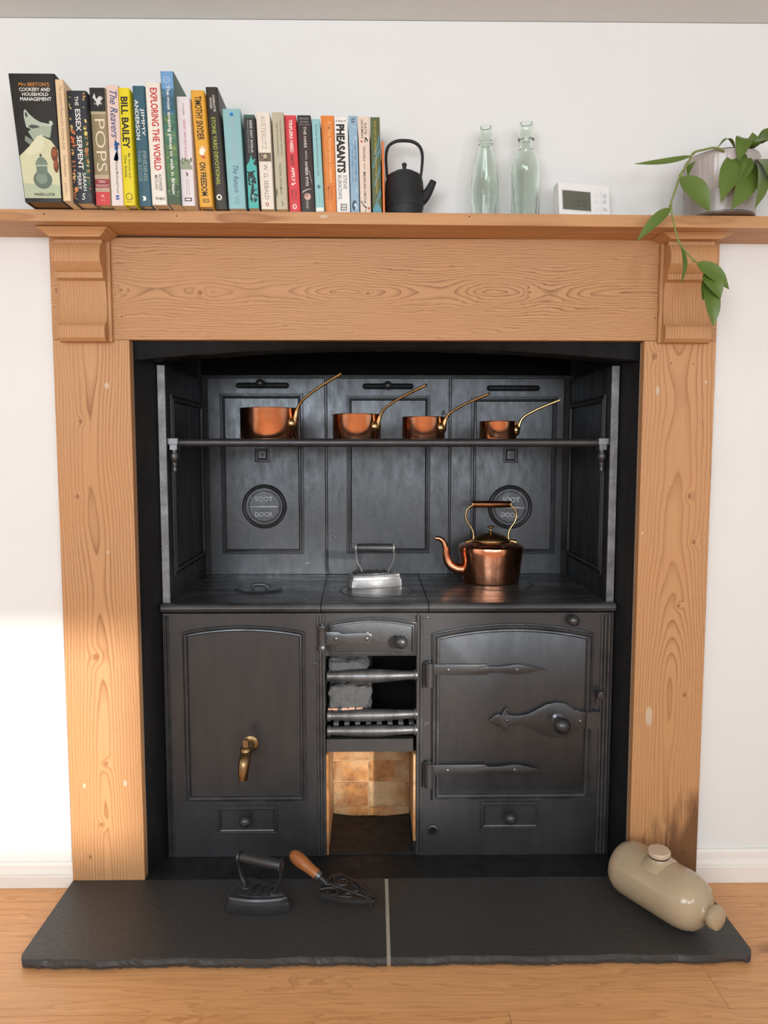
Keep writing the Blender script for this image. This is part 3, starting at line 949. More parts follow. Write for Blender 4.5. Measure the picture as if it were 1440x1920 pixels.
lump('clinker', FL+.006, FL+.110, .108, .135, 0.3315, 0.3483, M_FIREC, rg, 9, .004)
# ash pit: firebricks in courses at the back, straight cheeks at the sides
pit = box('ash_pit_mortar', FL+.001, FR-.001, 0.2849, 0.298, 0.001, 0.246, M_BMORT, rg)
zb = [0.001, 0.0267, 0.0934, 0.1511, 0.2455]
for k in range(4):
    cs = [FL+.0065, -0.0405+random.uniform(-.002, .002), FR-.0110]
    for a, b in zip(cs, cs[1:]):
        lump('brick', a+.0012, b-.0012, 0.2836-random.uniform(0, .0015), 0.2848, zb[k]+.0010, zb[k+1]-.0010, M_BRICK, rg, k*7+a*50, .0018, 7, 0.015)
def pit_cheek(x0, x1, z0):
    prism('pit_cheek', [(x0, FY+.002), (x1, FY+.002), (x1, .2825), (x0, .2825)], z0, 0.247, M_BRICK, rg, 'Z', 0.001)
pit_cheek(FL+.0006, FL+.0066, 0.001)
pit_cheek(FR-.0110, FR-.0008, 0.035)
box('soot_cheek', FR-.0110, FR-.0008, FY+.002, .2825, 0.001, 0.0345, M_DARK, rg)
def ash_floor():
    # sooty, slightly dished floor of the ash pit rising to the back
    n = 12
    top = [(FL+.008+(FR-FL-.020)*i/n, 0.001+0.008*(2*i/n-1)**2) for i in range(n+1)]
    prism('ash_floor', top+[(FR-.012, 0.0004), (FL+.008, 0.0004)], FY+.004, 0.2800, M_DARK, rg, 'Y', 0, 40)
ash_floor()

# hob: three loose plates with a rolled front edge
def hob_plate(x0f, x1f, x0b, x1b, yb):
    """plan is a trapezium; nosing rolled over the front"""
    yf = FY-.016
    sec = [(yb, HOB-.022), (yf+.020, HOB-.022), (yf+.010, HOB-.021), (yf+.003, HOB-.017), (yf, HOB-.0105), (yf+.002, HOB-.0045), (yf+.008, HOB-.0008), (yf+.014, HOB), (yb, HOB)]
    vs_, fs = [], []
    for s in (0, 1):
        for y, z in sec:
            t = (y-yf)/(yb-yf)
            xa = (x0f+(x0b-x0f)*t) if s == 0 else (x1f+(x1b-x1f)*t)
            vs_.append((xa, y, z))
    m = len(sec)
    for j in range(m):
        k = (j+1) % m
        fs.append((j, k, m+k, m+j))
    fs.append(tuple(range(m))[::-1]); fs.append(tuple(range(m, 2*m)))
    bm = bmesh.new()
    bv = [bm.verts.new(v) for v in vs_]
    for f in fs: bm.faces.new([bv[i] for i in f])
    return from_bm('hob_plate', bm, M_IRONH, rg, 40)
f1, f2 = -0.1476, 0.0984
b1, b2 = (-0.158,0.4313)[0], (0.0975,0.378)[0]
h1 = hob_plate(XL-.0005, f1-.001, XL-.0005, b1-.001, BY-.001)
h2 = hob_plate(f1+.001, f2-.001, b1+.001, b2-.001, .430)
h3 = hob_plate(f2+.001, XR, b2+.001, XR, BY-.001)
box('hob_back_strip', b1+.001, b2-.001, .4315, BY-.001, HOB-.022, HOB-.0004, M_IRONH, rg, 0.001)
def hob_ring(x, y, r, parent, w=.0015):
    lathe('hob_ring', [(r-w, .0001), (r-w*.5, .0007), (r, .0007), (r+w*.5, .0001)], M_IRONM, parent, (x, y, HOB), 'Z', 56)
    lathe('hob_lid', [(0, .0010), (r-.010, .0010), (r-.004, .0008), (r-.003, 0)], M_IRONH, parent, (x, y, HOB), 'Z', 56)
gx, gy = (-0.0205,0.235)
hob_ring(gx, gy, .092, h2)
gx3, gy3 = (0.2922,0.3565)
hob_ring(gx3, .325, .096, h3)
gx1, gy1 = (-0.3139,0.2532)
lathe('boiler_lid', [(0, .003), (.030, .003), (.045, .0045), (.055, .0050), (.060, .0030), (.063, 0)], M_IRONH, h1, (gx1, gy1, HOB), 'Z', 48)
tube('lid_handle', smooth_path([(gx1-.022, gy1, HOB+.003), (gx1-.014, gy1, HOB+.011), (gx1, gy1, HOB+.013), (gx1+.014, gy1, HOB+.011), (gx1+.022, gy1, HOB+.003)], 4), .004, M_IRONH, h1, 10)

# cheeks at the sides of the hob
ZT = 1.147
def cheek(s):
    x0, x1 = (XL+.001, XL+.0165) if s < 0 else (XR-.0165, XR-.001)
    c = box('cheek_panel', x0, x1, FY+.009, .493, HOB+.0005, ZT, M_CHEEK, rg)
    box('cheek_edge', x0-.0005, x1+.0005, FY+.004, FY+.0088, HOB+.0005, ZT+.001, M_EDGE, c, 0.002)
    face = x1 if s < 0 else x0
    m = moulding('cheek_moulding', rect_path(FY+.045, .452, HOB+.055, ZT-.060), prof(.018, 1.3), face, M_CHEEK, c, plane='X', sx=(1 if s < 0 else -1))
    cove = [(face, .4775), (face-s*.012, .4775), (face-s*.010, .4735), (face-s*.004, .467), (face, .463)]
    prism('corner_bead', [(a, b) for a, b in cove], HOB+.001, ZT+.01, M_BEAD, c, 'Z', 0, 50)
cheek(-1)
cheek(1)

# back panels
px_ = [-0.5059, -0.1592, 0.1846, 0.5314]
PT = 1.1629
def back_panel(i, m, slide, ball, sd, key):
    x0, x1 = px_[i]+(0.0006 if i else 0.006), px_[i+1]-(0.0006 if i < 2 else 0.006)
    p = box('back_panel', x0, x1, BY, BY+.014, HOB+.0008, PT, M_IRONB, rg, 0.0015)
    (a, zt), (b, zb_) = m
    moulding('panel_moulding', rect_path(a, b, zb_, zt), prof(.0150, 1.6), BY, M_BEAD, p)
    if i:
        prism('joint_bead', [(px_[i]-.004, BY+.0005), (px_[i]-.0035, BY-.003), (px_[i]-.001, BY-.0045), (px_[i]+.001, BY-.0045), (px_[i]+.0035, BY-.003), (px_[i]+.004, BY+.0005)], HOB+.001, PT-.001, M_BEAD, p, 'Z', 0, 60)
    prism('top_bead', [(BY+.0005, PT-.001), (BY-.004, PT-.002), (BY-.005, PT-.005), (BY-.004, PT-.008), (BY+.0005, PT-.009)], x0+.0045, x1-.0045, M_BEAD, p, 'X', 0, 60)
    (sa, sz), (sb, _) = slide
    s = tube('damper_slide', [(sa, BY-.006, sz), (sa+.002, BY-.006, sz), (sa+.006, BY-.006, sz), (sb-.006, BY-.006, sz), (sb-.002, BY-.006, sz), (sb, BY-.006, sz)], [.003, .006, .0078, .0078, .006, .003], M_DARK, rg, 14)
    if ball:
        lathe('slide_knob', [(.006, 0), (.006, .010), (.0105, .015), (.0115, .022), (.008, .029), (0, .031)], M_KNOB, s, (ball[0], BY-.006, ball[1]), 'Y', 20, 50)
    else:
        lathe('slide_stud', [(.006, 0), (.005, .010), (0, .0105)], M_DARK, s, ((sa+sb)/2, BY-.006, sz), 'Y', 14, 50)
    return p
p1 = back_panel(0, ((-0.4525,1.1145), (-0.222,0.6666)), ((-0.4052,1.135), (-0.2607,1.1351)), (-0.3365,1.1392), None, None)
p2 = back_panel(1, ((-0.1031,1.109), (0.1305,0.6674)), ((-0.0573,1.1331), (0.082,1.1332)), (0.0114,1.1338), None, None)
p3 = back_panel(2, ((0.2435,1.1063), (0.4831,0.6651)), ((0.2864,1.1283), (0.4307,1.1285)), None, None, None)
for (x, z), pp, ro in (((-0.1393,0.7178), p2, .9), ((-0.2148,0.6409), p1, 1.5), ((0.1655,1.0609), p2, 1.2), ((-0.1432,1.0593), p2, 1.3), ((0.1453,0.7127), p2, .4)):
    screw(x, z, BY, pp, .0062, ro)
def soot_door(x, z, rot):
    d = lathe('soot_door', [(0, .004), (.041, .004), (.0425, .0075), (.0445, .0075), (.046, .004), (.0505, .004), (.053, .0105), (.056, .0120), (.059, .0105), (.0615, .004), (.062, -.0005)], M_IRONB, rg, (x, BY, z), 'Y', 64, 30)
    c, s = math.cos(rot), math.sin(rot)
    pts = [(-.040, -.0022), (.0, -.0042), (.040, -.0022), (.040, .0022), (0, .0042), (-.040, .0022)]
    prism('grip_bar', [(x+c*a-s*b, z+s*a+c*b) for a, b in pts], BY-.0125, BY-.0035, M_LETTER, d, 'Y', 0.001)
    for word, zz in (('SOOT', .0215), ('DOOR', -.0215)):
        v, f = text_mesh(word, 0.035, 0, 4)
        w, h = .050, .0135
        bm = bmesh.new()
        lay = [[bm.verts.new((x+c*(a-.5)*w-s*((b-.5)*h+zz), BY-e, z+s*(a-.5)*w+c*((b-.5)*h+zz))) for a, b in v] for e in (.0036, .0080)]
        edge = {}
        for q in f:
            bm.faces.new([lay[1][i] for i in q])
            for i, j in zip(q, q[1:]+q[:1]):
                if (j, i) in edge: del edge[(j, i)]
                else: edge[(i, j)] = 1
        for i, j in edge: bm.faces.new((lay[1][j], lay[1][i], lay[0][i], lay[0][j]))
        from_bm('lettering', bm, M_LETTER, d)
soot_door(*(-0.3326,0.8012), 0.0)
soot_door(*(0.3545,0.7988), -0.05)
def keyplate(a, b):
    k = moulding('key_plate', rect_path(a[0], b[0], b[1], a[1]), [(0, 0), (.0005, .004), (.003, .0045), (.0045, .0025), (.0065, .0025), (.008, .004), (.0105, .003), (.0115, -.001)], BY, M_IRON, rg, fill=True)
    x, z = (a[0]+b[0])/2, (a[1]+b[1])/2
    lathe('key_stud', [(.004, 0), (.003, .007), (0, .0085)], M_STEEL, k, (x, BY, z), 'Y', 12)
keyplate((-0.358,0.9667), (-0.3158,0.9239))
keyplate((0.3341,0.9666), (0.375,0.9221))

# plate rack across the recess
RZ = 0.9759
rk = tube('plate_rack', [(XL+.0245, .125, RZ), (XL+.030, .125, RZ), (XL+.040, .125, RZ), (XR-.040, .125, RZ), (XR-.030, .125, RZ), (XR-.0245, .125, RZ)], [.005, .0085, .0095, .0095, .0085, .005], M_IRON, rg, 20)
for k in range(5):
    y = .142+k*.044
    box('rack_slat', XL+.022, XR-.022, y, y+.024, RZ+.0035, RZ+.0085, M_IRON, rk, 0.001)
for s in (-1, 1):
    xa = XL+.0170 if s < 0 else XR-.0170-.022
    bx0, bx1 = xa, xa+.022
    b = box('rack_bracket', bx0, bx1, .108, .142, RZ-.004, RZ+.0095, M_EDGE, rk, 0.002)
    xc = (bx0+bx1)/2
    box('bracket_block', xc-.0085, xc+.0085, .112, .138, RZ-.0165, RZ-.0045, M_IRONM, rk, 0.001)
    lathe('bracket_finial', [(0, -.066), (.005, -.065), (.0055, -.060), (.004, -.054), (.0065, -.050), (.0065, -.047), (.004, -.044), (.008, -.039), (.0105, -.033), (.0100, -.027), (.006, -.0215), (.006, -.017)], M_IRONM, rk, (xc, .122, RZ), 'Z', 20, 50)
    box('rack_ledge', xa+(0 if s < 0 else .012), xa+(.010 if s < 0 else .022), .143, .372, RZ-.006, RZ+.0030, M_IRON, rk, 0.001)

# ------------------------------------------------------------------ copper pans on the rack
RTOP = RZ+.0085+.0004
def pan(x, y, r, h, az, hl, hh, label):
    t = thing('saucepan', label, 'saucepan', (x, y, RTOP), group='copper saucepans on the plate rack')
    o = (x, y, RTOP)
    w = .0022
    lathe('pan_body', [(0, 0), (r-.005, 0), (r-.0015, .001), (r, .004), (r, h-.003), (r+.0008, h-.001), (r, h), (r-w, h), (r-w, .004), (r-w-.003, .003), (0, .003)], M_COPPER2, t, o, 'Z', 64, 30)
    d = Vector((math.sin(az), -math.cos(az), 0))
    s = Vector((math.cos(az), math.sin(az), 0))
    U = Vector((0, 0, 1))
    b = Vector(o)+d*(r+.0012)+U*(h*.52)
    hd = hl/.146; hv = hh/.110
    path = [b+d*a*hd+U*c*hv for a, c in ((.002, .000), (.006, .014), (.011, .030), (.019, .044), (.036, .058), (.070, .077), (.110, .095), (.146, .110))]
    pth = smooth_path(path, 5)
    rr_ = lerps([.0062, .0055, .0042, .0036, .0034, .0034, .0036, .0036], len(pth))
    hnd = tube('handle', pth, [q*(.75+.25*hd) for q in rr_], M_BRASS, t, 12, 50, 1.0)
    hnd['label'] = 'long curved brass handle'
    # rounded fixing plate with two studs
    bm = bmesh.new()
    n = 20
    rw, rh = min(.0160, r*.34), min(.0140, h*.34)
    for k, (sc, dep) in enumerate(((1, 0), (.92, .002), (.55, .0042), (0.0, .0048))):
        pass
    rings = []
    for sc, dep in ((1, -.001), (.94, .0025), (.72, .0060), (.35, .0080)):
        ring = []
        for k in range(n):
            a = 2*PI*k/n
            off = s*(math.cos(a)*rw*sc)+U*(math.sin(a)*rh*sc)
            phi = off.dot(s)/r
            base = Vector(o)+U*(h*.50+off.z)+(d*math.cos(phi)+s*math.sin(phi))*(r+dep)
            ring.append(bm.verts.new(base))
        rings.append(ring)
    for a, c in zip(rings, rings[1:]):
        for k in range(n): bm.faces.new((a[k], a[(k+1) % n], c[(k+1) % n], c[k]))
    bm.faces.new(rings[0]); bm.faces.new(rings[-1])
    from_bm('handle_plate', bm, M_BRASS, hnd, 60)
pz = lambda y: 0
PY = .215
pan(-0.2777, PY, -0.207--0.2777, 1.0585-RTOP, 1.03, .135, .108, 'largest copper saucepan, at the left end of the plate rack')
pan(-0.0679, PY, -0.0099--0.0679, 1.0445-RTOP, 0.96, .136, .090, 'second largest copper saucepan, above the middle back panel')
pan(0.0934, PY, 0.1452-0.0934, 1.0382-RTOP, 0.98, .120, .075, 'third copper saucepan along the rack, between the middle pan and the smallest')
pan(0.274, PY, 0.3187-0.274, 1.028-RTOP, 1.32, .100, .070, 'smallest copper saucepan, at the right end of the plate rack')

# ------------------------------------------------------------------ copper kettle
KX, KY = .2835, .362
kt = thing('kettle', 'polished copper kettle with swan-neck spout standing on the right of the hob', 'kettle', (KX, KY, HOB+.0012))
ko = (KX, KY, HOB+.0014)
body = lathe('kettle_body', [(0, 0), (.070, 0), (.0745, .0015), (.0755, .006), (.0775, .022), (.0815, .052), (.0850, .078), (.0862, .090), (.0852, .0945), (.080, .0985), (.064, .1045), (.052, .108), (.048, .1085), (.0, .1085)], M_COPPER, kt, ko, 'Z', 72, 35)
L = lambda x, y, z: (KX+x, KY+y, HOB+.0014+z)
spath = smooth_path([L(-.062, -.004, .034), L(-.078, -.010, .033), L(-.097, -.014, .037), L(-.113, -.016, .050), L(-.120, -.017, .070), L(-.122, -.018, .090), L(-.128, -.019, .107), L(-.139, -.021, .116), L(-.150, -.022, .117)], 5)
tube('spout', spath, lerps([.019, .0160, .0130, .0110, .0095, .0085, .0072, .0062, .0058], len(spath)), M_COPPER, kt, 20)
lathe('lid_seat', [(.048, .1075), (.0525, .1085), (.0525, .1115), (.050, .113), (.046, .1115)], M_BRASS, body, ko, 'Z', 56)
lid = lathe('lid', [(.0475, .1105), (.0470, .1130), (.040, .1190), (.030, .1245), (.018, .1285), (.008, .130), (0, .130)], M_BRASSD, kt, ko, 'Z', 56, 40)
lathe('lid_knob', [(.006, .1295), (.0065, .1315), (.0035, .134), (.003, .139), (.0045, .1415), (.0095, .1435), (.0100, .1455), (.007, .147), (0, .1475)], M_BRASS, lid, ko, 'Z', 24, 45)
for s in (-1, 1):
    hp = smooth_path([L(s*.067, -.006, .1045), L(s*.052, -.004, .1085), L(s*.046, -.003, .118), L(s*.050, -.002, .138), L(s*.063, -.001, .158), L(s*.0675, 0, .176), L(s*.062, 0, .193), L(s*.050, 0, .202), L(s*.044, 0, .2035)], 5)
    tube('handle_rod', hp, lerps([.0055, .0040, .0033, .0030, .0030, .0030, .0030, .0030, .0030], len(hp)), M_BRASS, kt, 10)
hb = lathe('handle_grip', [(0, -.0515), (.0080, -.0515), (.0088, -.050), (.0088, .050), (.0080, .0515), (0, .0515)], M_BROWN, kt, L(0, 0, .2045), 'X', 28)
for s in (-1, 1):
    lathe('grip_cap', [(0, -.0012), (.0094, -.0012), (.0094, .0012), (0, .0012)], M_BRASS, hb, L(s*.0505, 0, .2045), 'X', 28)

# ------------------------------------------------------------------ flat irons
def iron_plan(L_, W_, n=9):
    """heel at -x, tip at +x"""
    p = [(-L_*.5, -W_*.30), (-L_*.47, -W_*.40)]
    for i in range(n+1):
        t = i/n
        p.append((-L_*.40+L_*.885*t, -W_*.5*math.cos(t*PI*.5)**.75-(.002 if i == n else 0)))
    p.append((L_*.5, -.0015))
    return p+[(x, -y) for x, y in reversed(p)]
def flat_iron(label, loc, rot, mat, handle_mat, group):
    t = thing('flat_iron', label, 'flat iron', loc, (0, 0, rot), group)
    pl = iron_plan(.138, .092)
    def lay(ins, z): return [(x*(1-2*ins/.138), y*(1-2*ins/.092), z) for x, y in pl]
    rows = [lay(.001, 0), lay(0, .002), lay(.0015, .0185), lay(.004, .0195), lay(.0055, .0265), lay(.0045, .0275), lay(.007, .0315), lay(.011, .0325)]
    bm = bmesh.new()
    rv = [[bm.verts.new(q) for q in rw] for rw in rows]
    n = len(pl)
    for a, b in zip(rv, rv[1:]):
        for i in range(n): bm.faces.new((a[i], a[(i+1) % n], b[(i+1) % n], b[i]))
    bm.faces.new(rv[0]); bm.faces.new(rv[-1][::-1])
    from_bm('sole', bm, mat, t, 30)
    top = [(q[0], q[1]) for q in lay(.014, 0)]
    pt = prism('top_plate', top, .0328, .0355, M_IRON, t, 'Z', 0.001)
    for s in (-1, 1):
        up_ = smooth_path([(s*.034, 0, .034), (s*.036, 0, .044), (s*.044, 0, .058), (s*.0485, 0, .074), (s*.0490, 0, .092), (s*.0490, 0, .104)], 5)
        u = tube('upright', up_, lerps([.0075, .0065, .0062, .0062, .0065, .008], len(up_)), mat if mat is M_STEEL else M_IRON, t, 14, 50, .38, (0, 1, 0))
        lathe('upright_foot', [(0, .036), (.010, .0375), (.012, .0355)], M_IRON, u, (s*.033, 0, 0), 'Z', 16)
        lathe('handle_washer', [(0, -.0022), (.0125, -.0022), (.0135, 0), (.0125, .0022), (0, .0022)], mat if mat is M_STEEL else M_IRON, u, (s*.0485, 0, .098), 'X', 24)
    for k in range(3):
        tube('cast_ridge', smooth_path([(-.020+k*.018, -.022, .0362), (-.014+k*.018, -.008, .0372), (-.018+k*.018, .008, .0372), (-.012+k*.018, .022, .0362)], 4), .0022, M_IRON, pt, 8)
    lathe('handle', [(0, -.046), (.0095, -.046), (.0108, -.040), (.0112, 0), (.0108, .040), (.0095, .046), (0, .046)], handle_mat, t, (0, 0, .098), 'X', 28, 45)
    return t
flat_iron('pale grey flat iron with black handle standing in the middle of the hob', (*(-0.0245,0.297), HOB+.0012), math.radians(-4), M_STEEL, M_IRON, 'old flat irons')
flat_iron('black flat iron standing on the slate hearth left of the trivet', (*(-0.2669,-0.096), 0.0003), math.radians(-20), M_IRON, M_IRON, 'old flat irons')

# ------------------------------------------------------------------ trivet with a wooden handle
tx0, ty0 = (-0.0803,-0.0813)
tv = thing('iron_trivet', 'openwork iron-shaped trivet with a turned wooden handle lying on the slate hearth', 'trivet', (tx0, ty0, 0.0003), (0, 0, math.radians(-31)))
tp = iron_plan(.128, .088, 8)
bm = bmesh.new()
a_, b_ = tp, [tuple(q) for q in inset(tp, .0055)]
rings = []
for ring, z in ((a_, .016), (a_, .0235), (b_, .0235), (b_, .016)):
    rings.append([bm.verts.new((q[0], q[1], z)) for q in ring])
n = len(tp)
for i in range(4):
    A, B = rings[i], rings[(i+1) % 4]
    for k in range(n): bm.faces.new((A[k], A[(k+1) % n], B[(k+1) % n], B[k]))
from_bm('rim', bm, M_IRON, tv, 30)
def scroll(pts, r=.0028): tube('scroll', smooth_path([(x, y, .0205) for x, y in pts], 4), r, M_IRON, tv, 8)
scroll([(-.060, 0), (-.02, 0), (.02, 0), (.058, 0)], .0034)
for s in (-1, 1):
    scroll([(-.058, s*.026), (-.045, s*.012), (-.030, s*.008), (-.018, s*.018), (-.022, s*.030), (-.034, s*.033), (-.040, s*.024)])
    scroll([(-.020, s*.036), (-.006, s*.024), (.008, s*.020), (.016, s*.012), (.008, s*.006), (-.002, s*.012), (.000, s*.022)])
    scroll([(.010, s*.029), (.022, s*.018), (.034, s*.012), (.044, s*.010), (.040, s*.003)])
    scroll([(-.060, s*.005), (-.048, s*.001), (-.036, s*.004), (-.030, s*.000)], .0024)
for lx_, ly_ in ((-.056, -.028), (-.056, .028), (.054, 0)):
    lathe('leg', [(0, 0), (.0042, 0), (.0045, .004), (.0035, .017)], M_IRON, tv, (lx_, ly_, 0), 'Z', 12)
tube('tang', smooth_path([(-.058, 0, .020), (-.068, 0, .025), (-.078, 0, .030), (-.090, 0, .035)], 4), [.0055]*13, M_IRON, tv, 12)
hx = (Vector((-.075, 0, .029)), Vector((-.150, 0, .060)))
dv = (hx[1]-hx[0]).normalized()
hax = (Vector((0, 1, 0)), dv.cross(Vector((0, 1, 0))), dv)
wh = lathe('wooden_handle', [(0, .008), (.0098, .008), (.0115, .013), (.0112, .022), (.0120, .034), (.0142, .050), (.0148, .062), (.0138, .074), (.0105, .082), (.005, .0865), (0, .0875)], M_TURN, tv, hx[0], hax, 28, 50)
wh['label'] = 'orange-brown turned wooden handle'
lathe('ferrule', [(0, 0), (.0085, 0), (.0105, .004), (.0105, .0085), (0, .0085)], M_IRONM, tv, hx[0], hax, 24)

# ------------------------------------------------------------------ stoneware hot water bottle
SBR = .0575
pa, pb = Vector((.5215, -.050)), Vector((.6135, -.2020))
sd = (pb-pa).normalized()
sb = thing('stoneware_bottle', 'beige glazed stoneware hot water bottle lying on the right end of the hearth', 'hot water bottle', (pa.x, pa.y, 0.0004), (0, 0, math.atan2(sd.y, sd.x)))
LEN = (pb-pa).length
so = (0, 0, SBR)
bp = [(0, -.020), (.020, -.019), (.038, -.014), (.050, -.005), (.0560, .008), (SBR, .020), (SBR, LEN-.045), (.0568, LEN-.030), (.0535, LEN-.012), (.046, LEN+.004), (.034, LEN+.014), (.022, LEN+.019), (.017, LEN+.022), (.0165, LEN+.028)]
bd = lathe('bottle_body', bp, M_STONE, sb, so, 'X', 64, 60)
lathe('end_knob', [(.0165, LEN+.026), (.0180, LEN+.029), (.0225, LEN+.033), (.0235, LEN+.040), (.0215, LEN+.047), (.012, LEN+.0505), (0, LEN+.051)], M_STONE, sb, so, 'X', 40, 50)
# filler neck and screw stopper on the upper side, turned slightly towards the hearth wall
roll = math.radians(4)
na = (Vector((1, 0, 0)), Vector((0, math.cos(roll), math.sin(roll))), Vector((0, -math.sin(roll), math.cos(roll))))
NL = .088
lathe('filler_neck', [(.040, .046), (.032, .0535), (.026, .0570), (.0215, .0610), (.0205, .0640), (0, .0640)], M_STONE, sb, Vector((NL, 0, SBR)), na, 40, 60)
lathe('rubber_seal', [(0, .0642), (.0212, .0642), (.0212, .0668), (0, .0668)], M_SOOT, sb, Vector((NL, 0, SBR)), na, 36)
M_STOP = paint('stopper_glaze', srgb(196, 176, 152), 0.3)
lathe('stopper', [(0, .0670), (.0215, .0670), (.0228, .0690), (.0228, .0745), (.0210, .0772), (0, .0780)], M_STOP, sb, Vector((NL, 0, SBR)), na, 40, 40)

# ------------------------------------------------------------------ books on the mantel
BOOKS = [(-0.1339, (-0.708, 1.6588), (-0.6209, 1.6588), (-0.686, 1.427), (-0.6147, 1.427)), (-0.142, (-0.6176, 1.6446), (-0.6025, 1.6446), (-0.6102, 1.4267), (-0.5959, 1.4267)), (-0.1306, (-0.6015, 1.6303), (-0.5649, 1.6303), (-0.5953, 1.4266), (-0.5585, 1.4266)), (-0.1183, (-0.5643, 1.6413), (-0.533, 1.6413), (-0.5579, 1.4264), (-0.5289, 1.4264)), (-0.1168, (-0.5324, 1.647), (-0.5096, 1.647), (-0.5283, 1.4262), (-0.505, 1.4262)), (-0.1198, (-0.5086, 1.6409), (-0.4876, 1.6409), (-0.5041, 1.4261), (-0.4818, 1.4261)), (-0.1152, (-0.4839, 1.6468), (-0.4602, 1.6468), (-0.4761, 1.426), (-0.4521, 1.426)), (-0.1238, (-0.457, 1.6494), (-0.428, 1.6494), (-0.4491, 1.4258), (-0.4202, 1.4258)), (-0.1285, (-0.4262, 1.667), (-0.4017, 1.667), (-0.4169, 1.4257), (-0.3939, 1.4257)), (-0.1197, (-0.3997, 1.6257), (-0.3746, 1.6257), (-0.3933, 1.4256), (-0.3684, 1.4256)), (-0.1153, (-0.3736, 1.6394), (-0.3484, 1.6394), (-0.3608, 1.4254), (-0.3353, 1.4254)), (-0.1042, (-0.3478, 1.6506), (-0.3248, 1.6506), (-0.3333, 1.4253), (-0.3092, 1.4253)), (-0.1051, (-0.3161, 1.6104), (-0.2822, 1.6104), (-0.3063, 1.4251), (-0.2737, 1.4251)), (-0.1084, (-0.2754, 1.5984), (-0.2544, 1.5984), (-0.2684, 1.4249), (-0.2474, 1.4249)), (-0.1043, (-0.2522, 1.6047), (-0.226, 1.6047), (-0.244, 1.4248), (-0.2196, 1.4248)), (-0.1035, (-0.2217, 1.6054), (-0.1996, 1.6054), (-0.2146, 1.4247), (-0.1931, 1.4247)), (-0.0922, (-0.199, 1.6048), (-0.177, 1.6048), (-0.1909, 1.4246), (-0.1688, 1.4246)), (-0.0929, (-0.1745, 1.6046), (-0.1484, 1.6046), (-0.1677, 1.4244), (-0.1408, 1.4244)), (-0.0926, (-0.1464, 1.598), (-0.131, 1.598), (-0.1396, 1.4243), (-0.1229, 1.4243)), (-0.079, (-0.1298, 1.6102), (-0.1042, 1.6102), (-0.1223, 1.4242), (-0.1, 1.4242)), (-0.078, (-0.1036, 1.6074), (-0.0776, 1.6074), (-0.099, 1.4241), (-0.0726, 1.4241)), (-0.08, (-0.0757, 1.6097), (-0.0586, 1.6097), (-0.0712, 1.424), (-0.0544, 1.424)), (-0.079, (-0.057, 1.6092), (-0.0351, 1.6092), (-0.0527, 1.4239), (-0.0316, 1.4239)), (-0.078, (-0.033, 1.6082), (-0.0146, 1.6082), (-0.0281, 1.4237), (-0.0101, 1.4237)), (-0.08, (-0.0105, 1.5622), (-0.0066, 1.5622), (-0.0081, 1.4236), (-0.0039, 1.4236))]
BOOK_BACK = WALL_Y-.0025
